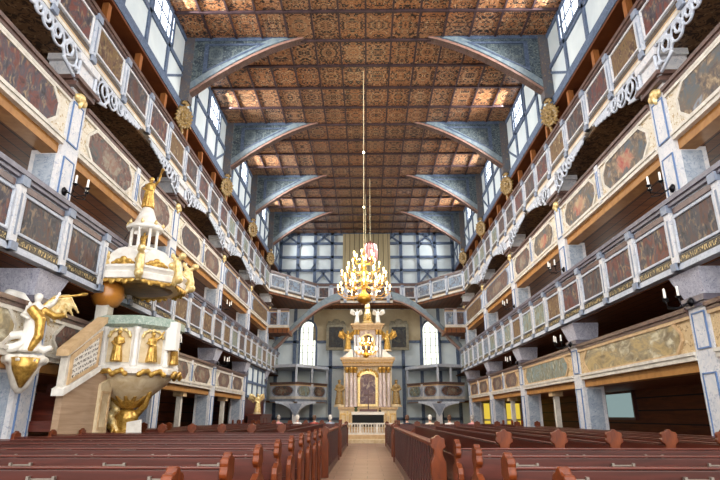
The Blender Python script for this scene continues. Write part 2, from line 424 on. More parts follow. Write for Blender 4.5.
def parapet(p0, p1, zb, H, style, n, mats, label, group, board='frame', ends=False, rev=False):
    p0 = Vector(p0); p1 = Vector(p1); d = p1-p0; L = d.length
    t = thing('gallery_parapet', label, 'gallery parapet', (p0.x, p0.y, zb), math.atan2(d.y, d.x), group)
    w = L/n
    if style in ('square', 'lettered'):
        B().box(0, L, -.12, 0, .02, H-.06).out('board', M['frame'], t)
        sq = style == 'square'
        b = B().box(0, L, -.15, .07, 0, .09); b.box(0, L, -.05, .05, .09, .13); b.out('base_moulding', M['whitemould'] if sq else M['frame'], t)
        if sq:
            B().box(0, L, -.03, .055, .13, .17).out('gilt_line', M['tan'], t)
        b = B().box(0, L, -.2, .12, H-.1, H); b.box(0, L, -.1, .08, H-.18, H-.1)
        b.out('top_rail', M['railbrown'] if sq else M['railgrey'], t)
        z0, z1 = (.40, H-.27) if sq else (.36, H-.42)
        for i in range(n):
            x0, x1 = i*w+.15, (i+1)*w-.15
            m = mats[i % len(mats)] if isinstance(mats, list) else mats
            po = B().box(x0+.045, x1-.045, -.02, .025, z0+.035, z1-.035).out('painting', M[m], t)
            B().ring(rect(x0-.02, x1+.02, z0-.02, z1+.02), rect(x0+.05, x1-.05, z0+.04, z1-.04), 'y', -.02, .06).out('picture_frame', M['frame'] if not sq else M['marble'], po, bevel=.015)
            if sq:
                B().box(x0-.03, x1+.03, -.02, .035, .19, .33).out('dark_strip', M['stripbrown'], t)
            else:
                B().box(x0-.03, x1+.03, -.02, .04, .14, .31).out('lettered_strip', M['plaque'], t)
                B().box(x0+.02, x1-.02, -.02, .035, H-.35, H-.23).out('upper_strip', M['railbrown'], t)
        for i in range(0 if ends else (1 if rev else 0), n+1 if (ends or rev) else n):
            x = i*w
            po = B().box(x-.1, x+.1, -.05, .09, .06, H-.12).out('post', M['frame'] if sq else M['marble'], t)
            b = B().box(x-.115, x+.115, -.02, .13, H-.3, H-.12); b.box(x-.1, x+.1, -.02, .14, .0, .16); b.box(x-.025, x+.025, .08, .1, .3, H-.45)
            b.out('post_block', M['greypaint'], po)
    elif style == 'loge':
        B().box(0, L, -.12, 0, .02, H-.05).out('board', M[board], t)
        b = B().box(0, L, -.2, .1, H-.09, H); b.box(0, L, -.1, .06, H-.17, H-.09); b.out('top_rail', M['railbrown'], t)
        B().box(0, L, -.05, .05, H-.24, H-.17).out('upper_moulding', M['whitemould'] if board == 'cream' else M['tan'], t)
        b = B().box(0, L, -.14, .05, 0, .1); b.box(0, L, -.05, .08, .1, .17); b.out('base_moulding', M['whitemould'], t)
        B().box(.0, L, -.42, -.06, -.22, .02).out('beam', M['orange'], t)
        z0, z1 = .2, H-.29
        if H < 1.2: z1 = H-.24
        for i in range(n):
            x0, x1 = i*w+.22, (i+1)*w-.22
            m = mats[i % len(mats)] if isinstance(mats, list) else mats
            if n == 1 and L > 5: poly = octo(x0+.2, x1-.2, z0, z1, .28)
            elif w < 1: poly = rect(x0-.1, x1+.1, z0, z1)
            elif w < 2.2: poly = oval(x0, x1, z0, z1, 20, .03)
            else: poly = octo(x0+.1, x1-.1, z0, z1, .3)
            po = B().prism(poly, 'y', -.02, .025).out('painting', M[m], t)
            B().ring(grow(poly, .05), grow(poly, -.012), 'y', -.02, .045).out('picture_frame', {'cream': M['whitemould'], 'creamtan': M['tan'], 'frame': M['greypaint']}[board], po)
        for i in range(1, n):
            x = i*w
            po = B().box(x-.11, x+.11, -.03, .07, .05, H-.1).out('pilaster', M['marble'], t)
            for q in (-.05, .05): B().box(x+q-.015, x+q+.015, .05, .085, .2, H-.3).out('stripe', M['blue'], po)
    return t

ZB = {1: 2.48, 2: 4.27, 3: 7.15, 4: 9.53}; HH = {1: 1.08, 2: 1.56, 3: 1.31, 4: 1.47}
def seg(s, X, y0, y1):
    return ((X, y0), (X, y1)) if s > 0 else ((-X, y1), (-X, y0))
YE2 = {1: 38.2, -1: 40.5}
for s in (1, -1):
    g4 = [['redpaint', 'ochrepaint', 'darkpaint', 'redpaint'], ['ochrepaint', 'redpaint', 'darkpaint', 'ochrepaint'], ['redpaint', 'darkpaint'], ['darkpaint', 'aquapaint'], ['aquapaint', 'darkpaint']]
    g2 = [['redpaint', 'darkpaint'], ['redpaint', 'redpaint', 'darkpaint', 'redpaint'], ['ochrepaint', 'aquapaint', 'aquapaint', 'ochrepaint'], ['aquapaint', 'bluescene'], ['aquapaint', 'bluescene']] if s > 0 else \
         [['darkpaint', 'redpaint'], ['darkpaint', 'redpaint', 'darkpaint'], ['darkpaint', 'ochrepaint'], ['ochrepaint', 'darkpaint', 'aquapaint'], ['aquapaint', 'ochrepaint']]
    for k in range(5):
        y0, y1 = PY[k], PY[k+1]
        # top gallery
        ye = y1 if k < 4 else 36.1
        parapet(*seg(s, X4, y0, ye), ZB[4], HH[4], 'square', 4 if k < 4 else 3, g4[k],
                'topmost gallery front of square paintings %s, %s' % (SIDE[s], BAY[k]), 'top gallery fronts', rev=s < 0)
        # lettered gallery
        ye = y1 if k < 4 else YE2[s]
        parapet(*seg(s, X2, y0, ye), ZB[2], HH[2], 'lettered', 4 if k < 4 else (5 if s > 0 else 6), g2[k],
                'grey railed second gallery front over gold lettering %s, %s' % (SIDE[s], BAY[k]), 'second gallery fronts', rev=s < 0)
        # loges between the pillars
        n3 = [1, 2, 2, 1 if s > 0 else 2, 1][k]; m3 = [['colourful' if s > 0 else 'redpaint'], ['colourful', 'colourful'] if s > 0 else ['greypaint2'], ['colourful', 'greypaint2'] if s > 0 else ['greypaint2', 'darkpaint'], ['greypaint2'], ['ochrepaint']][k]
        parapet(*seg(s, XP+.02, y0+.33, y1-.33), ZB[3], HH[3], 'loge', n3, m3,
                'cream third gallery front with cartouche paintings %s, %s' % (SIDE[s], BAY[k]), 'third gallery fronts', 'cream' if k < 3 else 'frame')
        n1 = [1, 1 if s > 0 else 2, 1 if s > 0 else 2, 2, 2][k]; m1 = [['landscape'], ['landscape'] if s > 0 else ['greypaint2'], ['aquapaint'] if s > 0 else ['greypaint2'], ['greypaint2'], ['greypaint2']][k]
        if s < 0 and k == 4: continue
        parapet(*seg(s, XP+.02, y0+.33, y1-.33), ZB[1], HH[1], 'loge', n1, m1,
                'tan lowest gallery front with %s %s, %s' % ('landscape painting' if m1[0] in ('landscape', 'aquapaint') else 'dark oval paintings', SIDE[s], BAY[k]), 'lowest gallery fronts', 'creamtan' if s > 0 else 'cream')
# galleries across the east end
c = [(X4, 36.1), (3.8, 40.3), (-3.8, 40.3), (-X4, 36.1)]
parapet(c[0], c[1], ZB[4], HH[4], 'square', 3, ['bluescene'], 'slanting corner front of top gallery, blue pictures, opposite the pulpit', 'top gallery fronts')
parapet(c[1], c[2], ZB[4], HH[4], 'square', 7, ['darkpaint', 'redpaint'], 'straight top gallery front of brown pictures above the altar', 'top gallery fronts', ends=True)
parapet(c[2], c[3], ZB[4], HH[4], 'square', 3, ['bluescene'], 'slanting corner front of top gallery, blue pictures, on the pulpit side', 'top gallery fronts')
struct(B().prism([(X4, 36.1), (3.8, 40.3), (-3.8, 40.3), (-X4, 36.1), (-7, 41.8), (7, 41.8)], 'z', 9.36, 9.52).out('floor_back_gallery', M['floorwood']))
parapet((6.75, 36.9), (5.35, 36.9), ZB[3], HH[3], 'loge', 2, ['darkpaint', 'bluescene'], 'small two-picture balcony facing the nave below the top corner, opposite the pulpit', 'corner balconies', 'frame')
parapet((-5.35, 36.9), (-6.75, 36.9), ZB[3], HH[3], 'loge', 2, ['bluescene', 'redpaint'], 'small two-picture balcony facing the nave below the top corner, on the pulpit side', 'corner balconies', 'frame')
for s in (1, -1):
    struct(B().box(s*5.37, s*6.9, 36.95, 39, 6.8, 7.1).out('floor_corner_balcony_%d' % (1 if s > 0 else 2), M['floorwood']))
    # corner lodge at the first gallery's height
    P = [(6.75, 38.9), (4.85, 38.0), (2.95, 40.6)]
    if s < 0: P = [(-a, y) for a, y in P][::-1]
    for q in (0, 1):
        a_, b_ = P[q], P[q+1]
        big = (q == 0) == (s > 0)
        parapet(a_, b_, 2.5, 1.12, 'loge', 1 if big else 2, ['greypaint2', 'aquapaint'], ('short' if big else 'long') + ' front of corner lodge with dark octagons beside the altar, ' + SIDE[s], 'corner lodge fronts', 'frame')
    t = thing('lodge_canopy', 'thin flat roof on slim posts over the corner lodge ' + SIDE[s], 'lodge roof', (0, 0, 0))
    poly = P + [(s*3.0, 41.6), (s*6.9, 41.6)][::(1 if s > 0 else -1)]
    B().prism(grow(P + ([(2.95, 41.6), (6.9, 41.6)] if s > 0 else [(-6.9, 41.6), (-2.95, 41.6)]), .1), 'z', 4.62, 4.82).out('roof_slab', M['frame'], t)
    B().prism(P + ([(2.95, 41.6), (6.9, 41.6)] if s > 0 else [(-6.9, 41.6), (-2.95, 41.6)]), 'z', 2.32, 2.5).out('lodge_floor', M['greypaint'], t)
    for (x, y) in [P[1], P[0 if s < 0 else 2], ((P[0][0]+P[1][0])/2, (P[0][1]+P[1][1])/2)]:
        B().box(x-.07, x+.07, y+.05, y+.19, 3.6, 4.64).out('post', M['frame'], t)
    t = thing('lodge_support', 'blue-grey arched bracket pillar carrying the corner lodge ' + SIDE[s], 'pillar', (s*4.85, 38.3, 0))
    B().box(-.2, .2, -.2, .2, 0, 1.5).out('shaft', M['marble'], t)
    for q in (1, -1):
        pts = [(q*.12, 1.2)] + [(q*(1.35-1.2*math.cos(a)), 1.35+.85*math.sin(a)) for a in [PI/2*i/8 for i in range(9)]] + [(q*1.4, 2.34), (q*.12, 2.34)]
        B().prism(pts, 'y', -.16, .16).out('arch_bracket', M['frame'], t)
    B().prism([(-.45, 2.2), (.45, 2.2), (.0, 1.35)], 'y', -.24, -.16).out('shield', M['greypaint'], t)
    # strut
    t = thing('timber_strut', 'broad painted diagonal strut rising under the top gallery ' + SIDE[s], 'strut', (0, 0, 0))
    pts = []
    for i in range(9):
        u = i/8; pts.append((6.85-4.9*u, 5.6+3.75*(math.sin(u*PI/2*.9)/math.sin(PI/2*.9))**1.05))
    up = [(x-.2, z+.62) for x, z in pts]
    B().prism([(s*x, z) for x, z in pts+up[::-1]], 'y', 38.4, 38.9).out('strut_board', M['bracepale'], t)
    B().prism([(s*x, z) for x, z in [(a-.05, b_-.06) for a, b_ in pts]+[(a+.01, b_+.03) for a, b_ in pts][::-1]], 'y', 38.35, 38.95).out('strut_edge', M['bracetrim'], t)
    B().box(s*6.6, s*6.9, 38.42, 38.88, 4.82, 6.0).out('foot_post', M['timber'], t)
# glazed lodge below the second gallery, pulpit side
t = thing('glazed_lodge', 'blue timbered row of white panes below the gallery near the altar', 'lodge', (-6.75, 31.1, 0))
B().box(-.1, .0, 0, 6.0, 2.5, 4.2).out('panes', M['plaster'], t)
b = B()
for i in range(5): b.box(-.1, .07, 1.5*i-.07, 1.5*i+.07, 2.4, 4.25)
for z in (2.45, 3.25, 4.15): b.box(-.1, .06, 0, 6.0, z-.07, z+.07)
b.out('frame', M['timber'], t)
B().box(-.12, 0, 0, 6.0, 0, 2.4).out('panelling', M['pew'], t)

# ------------------------------------------------------------------ pillars
def pillar(s, k):
    y = PY[k]
    t = thing('pillar', 'marbled white pillar with blue lined panels %s, %s' % (SIDE[s], ['', 'first and largest', 'second along', 'third along', 'fourth along', 'last before altar'][k]), 'pillar', (s*(XP+.33), y, 0), PI/2 if s > 0 else -PI/2, 'nave pillars')
    # local: +y towards the nave, x along the wall
    B().box(-.33, .33, -.33, .33, 0, 9.45).out('shaft', M['marble'], t)
    B().box(-.4, .4, -.4, .4, 0, .35).out('plinth', M['frame'], t)
    for (z0, z1) in ((.6, 2.2), (2.7, 3.4), (5.9, 6.9), (7.3, 8.3)):
        po = B().box(-.2, .2, .3, .345, z0, z1).out('inset_panel', M['marble'], t)
        B().ring(rect(-.22, .22, z0-.02, z1+.02), rect(-.195, .195, z0+.01, z1-.01), 'y', .3, .36).out('blue_line', M['blue'], po)
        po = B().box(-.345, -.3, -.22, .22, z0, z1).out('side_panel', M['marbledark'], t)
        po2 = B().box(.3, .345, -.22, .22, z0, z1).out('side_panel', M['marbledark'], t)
    # corbel under the second gallery
    b = B(); a = [(-.36, .34), (.36, .34), (.36, -.33), (-.36, -.33)]; c = [(-.55, .5), (.55, .5), (.55, -.33), (-.55, -.33)]
    b.add([(x, y_, 3.72) for x, y_ in a]+[(x, y_, 4.24) for x, y_ in c], [(0,1,2,3), (7,6,5,4)]+[(i, 4+i, 4+(i+1) % 4, (i+1) % 4) for i in range(4)])
    b.out('corbel', M['corbel'], t)
    b = B().box(-.42, .42, -.33, .42, 3.6, 3.72); b.box(-.38, .38, -.33, .38, 3.52, 3.6); b.out('corbel_moulding', M['railgrey'], t)
    # capital and bracket under the top gallery
    b = B().box(-.44, .44, -.33, .44, 8.62, 8.74); b.box(-.52, .52, -.33, .52, 8.74, 8.84); b.out('capital', M['railbrown'], t)
    b = B().box(-.36, .36, -.33, .38, 8.84, 9.3); b.box(-.46, .46, -.33, .46, 9.3, 9.5); b.out('bracket_block', M['marble'], t)
    b = B().sph((0, .36, 8.52), (.16, .1, .12)); b.sph((-.15, .36, 8.46), (.1, .08, .1)); b.sph((.15, .36, 8.46), (.1, .08, .1)); b.sph((0, .36, 8.36), (.07, .06, .12))
    b.out('gilt_leaf', M['palegold'], t, remesh=.03)
for s in (1, -1):
    for k in range(1, 6): pillar(s, k)

# slim posts between the aisle pillars
for (s, y) in ((1, 21.2), (1, 27.6), (-1, 21.2), (-1, 27.6)):
    t = thing('aisle_post', 'slim pale wooden post under lowest gallery %s, %s' % (SIDE[s], {21.2: 'third bay', 27.6: 'fourth bay'}[y]), 'post', (s*7.1, y, 0), 0, 'aisle posts')
    B().box(-.09, .09, -.09, .09, 0, 2.1).out('shaft', M['whitemould'], t)
    B().box(-.2, .2, -.2, .2, 2.1, 2.28).out('post_cap', M['tan'], t)

# posts behind the top gallery
for s in (1, -1):
    for k in range(1, 5):
        L = PY[k+1]-PY[k]
        for j, q in enumerate((.18, .5, .82)):
            t = thing('gallery_post', 'orange post below clerestory %s, %s, %s' % (SIDE[s], BAY[k], ['first', 'middle', 'last'][j]+' of three'), 'post', (s*7.22, PY[k]+L*q, 9.52), 0, 'posts behind the top gallery')
            B().box(-.09, .09, -.09, .09, 0, 2.82).out('shaft', M['orangepost'], t)

# scroll fretwork below the top gallery
def fret_mesh():
    b = B(); z = 0
    x = 0.0; rs = [.34, .27, .22, .17, .14, .12, .1, .09]
    x = .1
    for i, r in enumerate(rs):
        x += r
        b.torus((x, 0, -r*1.0), r*.82, .035, 'y', 18, 6)
        b.torus((x+r*.1, 0, -r*.8), r*.42, .03, 'y', 14, 6)
        b.tube([(x-r*.3, 0, -r*.5), (x, 0, -r*1.25), (x+r*.55, 0, -r*1.45), (x+r*.9, 0, -r*.9)], .03, 6)
        b.sph((x-r*.85, 0, -r*1.55), r*.2)
        x += r*.72
    b.tube([(0, 0, -.02), (x+.2, 0, -.02)], .035, 6)
    b.tube([(.02, 0, 0), (.02, 0, -.8)], .05, 6)
    b.tube([(.02, 0, -.78), (.25, 0, -.72), (.7, 0, -.6)], [.05, .04, .03], 6)
    return b
fm = fret_mesh()
f0 = {}
for s in (1, -1):
    for k in range(6):
        for q in (1, -1):
            if k in (0, 5): continue
            t = thing('scroll_bracket', 'white fretwork scroll under the top gallery %s, %s the %s pillar' % (SIDE[s], 'beyond' if q > 0 else 'before', ['nearest cut-off', 'first whole', 'second', 'third', 'fourth'][k]), 'bracket', (s*(X4-.03), PY[k]+q*.36, 9.53), 0, 'scroll brackets under the top gallery')
            if q not in f0:
                b = B(); b.v = [(p[1], q*p[0], p[2]) for p in fm.v]; b.f = list(fm.f)
                o = b.out('scrollwork', M['frame'], t, remesh=.024); f0[q] = o
            else:
                o = f0[q].copy(); COL.objects.link(o); o.parent = t

# ------------------------------------------------------------------ ceiling braces and crests
def brace(s, k):
    t = thing('ceiling_brace', 'painted triangular ceiling brace %s, %s from the camera' % (SIDE[s], ['', 'out of sight', 'first', 'second', 'third', 'fourth'][k]), 'brace', (0, PY[k], 0), 0, 'ceiling braces')
    curve = []
    for i in range(13):
        u = i/12; x = 7.1-4.65*u; z = 12.75+2.8*math.sin(u*PI/2)**.9*.55+2.8*u*.45
        curve.append((x, z))
    poly = [(s*x, z) for x, z in curve] + [(s*2.45, 15.6), (s*7.1, 15.6)]
    B().prism(poly, 'y', -.16, .16).out('gusset', M['brace'], t)
    lo = [(x, z) for x, z in curve]; hi = [(x+.02, z+.1) for x, z in curve]
    B().prism([(s*x, z) for x, z in lo+hi[::-1]], 'y', -.17, .17).out('soffit_edge', M['bracetrim'], t)
    lo = [(x-.0, z+.15) for x, z in curve[:-1]]; hi = [(x+.05, z+.42) for x, z in curve[:-1]]
    hi = [(x, min(z, 15.55)) for x, z in hi]
    B().prism([(s*x, z) for x, z in lo+hi[::-1]], 'y', -.19, .19).out('pale_band', M['bracepale'], t)
    tri = [(6.3, 13.95), (6.3, 15.3), (3.9, 15.3)]
    cx, cz = sum(p[0] for p in tri)/3, sum(p[1] for p in tri)/3
    inn = [(cx+(x-cx)*.8, cz+(z-cz)*.8) for x, z in tri]
    B().ring([(s*x, z) for x, z in tri], [(s*x, z) for x, z in inn], 'y', -.2, .2).out('moulding', M['timberdark'], t)
    B().box(s*6.72, s*7.1, -.2, .2, 12.75, 15.6).out('wall_post', mat_post, t)
    B().box(s*3.0, s*7.1, -.18, .18, 15.45, 15.6).out('tie_beam', M['timberdark'], t)
mat_post = mottled('brown_blue_post', '#5b5150', '#46505c', 3, .5, c='#7a6b58')
M['mat_post'] = mat_post
def crest_mesh():
    b = B()
    b.sph((0, 0, 0), (.2, .07, .3)); b.torus((0, .04, 0), .27, .045, 'y')
    for i in range(18):
        a = 2*PI*i/18; k = (1, .82, 1.12)[i % 3]; c, d = math.cos(a), math.sin(a)
        b.tube([(.2*c, 0, .3*d), (.34*c, .05, .46*d), (.42*c*k+.04*d, .02, .62*d*k)], [.06, .075, .025], 6)
        b.sph((.36*c, .07, .5*d), (.05, .05, .06), 8, 5)
    b.sph((0, .04, .74), (.12, .07, .1)); b.sph((.12, .04, .68), .07); b.sph((-.12, .04, .68), .07); b.sph((0, .02, -.72), (.07, .06, .14))
    b.torus((0, .08, .08), .11, .035, 'y'); b.sph((.1, .08, -.12), .06); b.sph((-.09, .08, -.14), .06); b.sph((0, .1, .2), .05)
    return b
c0 = None
for s in (1, -1):
    for k in range(1, 6):
        if k > 1: brace(s, k)
        t = thing('gilded_crest', 'gilded oval crest on the wall below the %s ceiling brace %s' % (['', 'cut-off topmost', 'first', 'second', 'third', 'fourth'][k], SIDE[s]), 'crest', (s*(XW-.24), PY[k]-.12, 12.05), PI+s*-.75 if False else PI-s*.75, 'gilded crests')
        if c0 is None: c0 = crest_mesh().xf(Matrix.Scale(.86, 4)).out('wreath', M['crestgold'], t, remesh=.02)
        else:
            o = c0.copy(); COL.objects.link(o); o.parent = t

# ------------------------------------------------------------------ pews
def finial(w, h, tw=.22):
    # outline of a bench end in (u, z): panel with a waist and a crown of lobes
    pts = [(-w/2, 0), (w/2, 0), (w/2, h-.36), (w/2-.03, h-.3), (tw*.3, h-.26), (tw*.3, h-.22)]
    cz = h-.13; n = 5
    for i in range(n):
        a = -.35+(PI+.7)*i/(n-1); cx, cy, rr = tw*.36*math.cos(a), cz+.075*math.sin(a), tw*.185
        for k in range(5):
            b_ = a-1.15+2.3*k/4; pts.append((cx+rr*math.cos(b_), cy+rr*math.sin(b_)))
    pts += [(-tw*.3, h-.22), (-tw*.3, h-.26), (-w/2+.03, h-.3), (-w/2, h-.36)]
    return pts
def pew(L, cross, dark=False, eh=1.25):
    # local: x along the bench, y towards where sitters face
    W = M['pewdark'] if dark else M['pew']
    t = thing('pew', 'pew', 'pew')
    B().box(0, L, -.02, .02, .12, 1.04).out('backrest', W, t, bevel=.006)
    B().box(0, L, -.03, .03, 1.045, 1.062).out('top_rail', M['pew'], t, bevel=.006)
    B().box(0, L, .03, .46, .42, .46).out('seat', W, t)
    B().box(0, L, -.06, -.02, .6, .66).out('book_ledge', W, t)
    for x in (0, L):
        e = B().prism(finial(.42, eh), 'x', x-.03, x+.03).xf(Matrix.Translation((0, .05, 0))).out('bench_end', M['pewend'], t, bevel=.01)
        b = B().prism([(-.13, .2), (.13, .2), (.13, .8), (-.13, .8)], 'x', x-.036, x+.036).xf(Matrix.Translation((0, .05, 0))).out('raised_panel', M['pewred'], e)
    if cross:
        nb = int(L/.75)
        for i in range(nb):
            x = (i+.5)*L/nb
            b = B().box(x-.1, x+.1, -.03, -.02, .975, .985); b.box(x-.1, x-.08, -.05, -.02, .96, 1.0); b.box(x+.08, x+.1, -.05, -.02, .96, 1.0)
            b.out('book_clip', M['nickel'], t)
    return t
lp = pew(5.1, True, True, 1.17); lp.location = (-1.0, 2.95, 0)
# left benches run from the aisle outwards
def pew_at(proto, loc, rz, label, group, first):
    if first: proto.location = loc; proto.rotation_euler = (0, 0, rz); proto['label'] = label; proto['group'] = group; return proto
    return dup(proto, loc, rz, label, group)
ORD = ['first', 'second', 'third', 'fourth', 'fifth', 'sixth', 'seventh', 'eighth', 'ninth', 'tenth', 'eleventh', 'twelfth', 'thirteenth']
for i in range(9):
    pew_at(lp, (-6.1, 2.95+1.15*i, 0), 0, 'dark red pew across the nave on the pulpit side, %s row from the front edge' % ORD[i], 'pews across the nave', i == 0)
for i in range(4):
    dup(lp, (1.0, 2.95+1.15*i, 0), 0, 'dark red pew across the nave opposite the pulpit, %s row from the front edge' % ORD[i], 'pews across the nave')
gp = pew(13.0, False)
for i in range(7):
    # sitters face the aisle
    pew_at(gp, (1.75+.72*i, 20.6, 0), -PI/2, 'red pew lengthwise opposite the pulpit, %s row out from the aisle' % ORD[i], 'pews lengthwise by the aisle', i == 0)
gq = pew(12.0, False)
for i in range(7):
    pew_at(gq, (-2.0-.72*i, 13.7 if i < 5 else 16.2, 0), PI/2, 'red pew lengthwise on the pulpit side, %s row out from the aisle' % ORD[i], 'pews lengthwise on the pulpit side', i == 0)
def partition(x, y0, y1, label, flip):
    t = thing('aisle_partition', label, 'partition', (x, y0, 0), 0)
    L = y1-y0
    B().box(-.03, .03, 0, L, .08, 1.0).out('boarding', M['pew'], t)
    B().box(-.07, .07, 0, L, 1.0, 1.06).out('cap_rail', M['pewred'], t, bevel=.012)
    B().box(-.06, .06, 0, L, 0, .16).out('skirting', M['pewdark'], t)
    nb = int(L/.42)
    for i in range(nb+1):
        yy = L*i/nb; B().box(-.05, .05, yy-.035, yy+.035, .16, 1.0).out('stile', M['pewdark'], t)
    for yy in (0, L):
        po = B().prism(finial(.2, 1.18, .19), 'y', yy-.07, yy+.07).out('end_post', M['pewend'], t, bevel=.012)
partition(.93, 7.65, 18.6, 'long panelled red partition along the aisle opposite the pulpit', 1)
partition(.97, 20.9, 28.0, 'shorter panelled partition farther along the aisle opposite the pulpit', 1)
partition(-1.03, 14.0, 19.5, 'panelled partition along the aisle on the pulpit side, behind the rows', -1)
partition(-1.03, 21.0, 28.0, 'far panelled partition along the aisle on the pulpit side', -1)

# far benches beyond, towards the altar
fp = pew(5.0, False)
for i in range(3):
    pew_at(fp, (1.3, 23.2+1.6*i, 0), 0, 'red pew near the altar opposite the pulpit, %s row' % ORD[i], 'pews near the altar', i == 0)
    dup(fp, (-6.3, 26.6+1.1*i, 0), 0, 'red pew near the altar on the pulpit side, %s row' % ORD[i], 'pews near the altar')

# ------------------------------------------------------------------ sconces
def sconce():
    t = thing('wall_sconce', 'x', 'sconce', group='pillar sconces')
    B().lathe([(.0, 0), (.09, 0), (.1, .02), (.05, .05), (.03, .08)], n=12).xf(Matrix.Rotation(-PI/2, 4, 'X')).out('wall_plate', M['iron'], t, True)
    for dx in (-.24, 0.0, .24):
        a = B().tube([(0, .06, 0), (dx*.5, .25, -.12), (dx, .36 if dx else .5, -.1), (dx, .38 if dx else .52, .04)], .014, 6)
        a.lathe([(.02, 0), (.06, .03), (.06, .045), (.02, .05)], (dx, .38 if dx else .52, .03), 10)
        ao = a.out('arm', M['iron'], t, True)
        B().lathe([(.024, 0), (.024, .2), (.006, .215)], (dx, .38 if dx else .52, .07), 8).out('candle', M['candle'], ao)
    return t
sc0 = None
for s in (1, -1):
    for k in (1, 2, 3):
        for (z, w) in ((6.15, 'upper'), (3.62, 'lower')):
            if s < 0 and k == 1 and w == 'lower': continue
            lab = '%s iron sconce with white candles %s, %s pillar' % (w, SIDE[s], ['', 'first', 'second', 'third'][k])
            loc = (s*(XP-.02), PY[k], z); rz = PI/2 if s > 0 else -PI/2
            if z < 4: loc = (s*(XP-.1), PY[k]+.0, z)
            if sc0 is None:
                sc0 = sconce(); sc0.location = loc; sc0.rotation_euler = (0, 0, rz); sc0['label'] = lab
            else: dup(sc0, loc, rz, lab)

# ------------------------------------------------------------------ statues
def figure(h=1.0, wings=False, arm_up=0, b=None):
    # draped figure facing -y, feet at 0
    b = b or B()
    b.lathe([(.0, 0), (.17, 0), (.19, .05), (.15, .3), (.12, .5), (.13, .62), (.15, .72), (.12, .8), (.05, .84), (.045, .87)], (0, 0, 0), 12, sy=.75)
    b.sph((0, -.01, .93), (.068, .075, .085))
    b.sph((.0, .02, .965), (.075, .07, .06))
    for q in (1, -1):
        if arm_up == q: P = [(q*.13, 0, .77), (q*.24, -.06, .86), (q*.3, -.1, 1.02)]
        else: P = [(q*.13, 0, .77), (q*.2, -.04, .62), (q*.1, -.15, .56)]
        b.tube(P, [.05, .042, .03], 8); b.sph(P[-1], .035)
    for i in range(5):
        a = -2.4+i*.42; b.tube([(.13*math.cos(a), .1*math.sin(a), .55), (.19*math.cos(a), .16*math.sin(a), .02)], [.03, .035], 6)
    if wings:
        for q in (1, -1):
            b.tube([(q*.06, .1, .75), (q*.28, .16, .95), (q*.42, .2, 1.0)], [.05, .07, .03], 8)
            for i in range(5):
                b.tube([(q*(.12+.07*i), .14, .86+.025*i), (q*(.16+.085*i), .18, .48+.05*i)], [.05, .02], 6)
    b.v = [(x*h, y*h, z*h) for x, y, z in b.v]
    return b
def statue(name, label, loc, h, mat, rz=0, wings=False, arm=0, cat='statue', vox=.03, group=None):
    t = thing(name, label, cat, loc, rz, group)
    figure(h, wings, arm).out('figure', mat, t, remesh=vox)
    B().lathe([(.22*h, -.08*h), (.22*h, -.02*h), (.17*h, .02*h)], n=12).out('pedestal', M['ivory'], t)
    return t

# ------------------------------------------------------------------ altar
AY = 37.6
t = thing('altar_steps', 'two low pale stone steps before the altar rail', 'steps', (0, 31.0, 0))
B().box(-5, 5, 0, 10, 0, .2).out('lower_step', M['ivory'], t); B().box(-4.6, 4.6, .5, 10, .2, .4).out('upper_step', M['tan'], t); B().box(-2.6, 2.6, 3.2, 10, .4, .75).out('altar_platform', M['tan'], t)
t = thing('altar_rail', 'white balustrade with turned posts in front of the altar', 'balustrade', (0, 32.6, .4))
B().box(-2.4, 2.4, -.08, .08, 0, .1).out('base_rail', M['white'], t); B().box(-2.4, 2.4, -.1, .1, .54, .62).out('hand_rail', M['white'], t)
for i in range(30):
    x = -2.3+4.6*i/29
    if i % 6 == 0: B().box(x-.07, x+.07, -.08, .08, .1, .62).out('post', M['white'], t)
    else: B().lathe([(.035, .1), (.05, .2), (.028, .34), (.028, .42), (.045, .48), (.03, .54)], (x, 0, 0), 8).out('baluster', M['white'], t, True)
t = thing('altar_table', 'altar table with black frontal and white cloth', 'altar table', (.05, 35.4, .75))
B().box(-.95, .95, -.4, .4, 0, .85).out('table_block', M['ivory'], t)
B().box(-.97, .97, -.44, -.4, .02, .8).out('frontal', M['clothblack'], t)
b = B().box(-1.02, 1.02, -.46, .44, .85, .9); b.box(-1.02, 1.02, -.465, -.44, .72, .9); b.out('cloth', M['clothwhite'], t)
t = thing('altar_cross', 'dark standing cross on the altar table', 'cross', (.08, 35.45, 1.65))
b = B().box(-.04, .04, -.04, .04, .15, 1.35); b.box(-.28, .28, -.035, .035, .95, 1.05); b.out('cross_bars', M['pewdark'], t)
B().box(-.55, .55, -.16, .16, 0, .15).out('foot', M['pewdark'], t)
tag(B().lathe([(.08, 0), (.11, .12), (.07, .2), (.14, .3)], (-.7, 35.4, 1.65), 10).out('flower_vase', plain('dark_green_leaves', '#3b4a2a', .6)), 'small dark vase of greenery on the altar cloth', 'vase')
tag(B().lathe([(.08, 0), (.09, .05), (.03, .1), (.03, .2), (.07, .25)], (.8, 35.4, 1.65), 10).out('altar_candlestick', M['iron']), 'dark stubby candlestick on the altar cloth', 'candlestick')

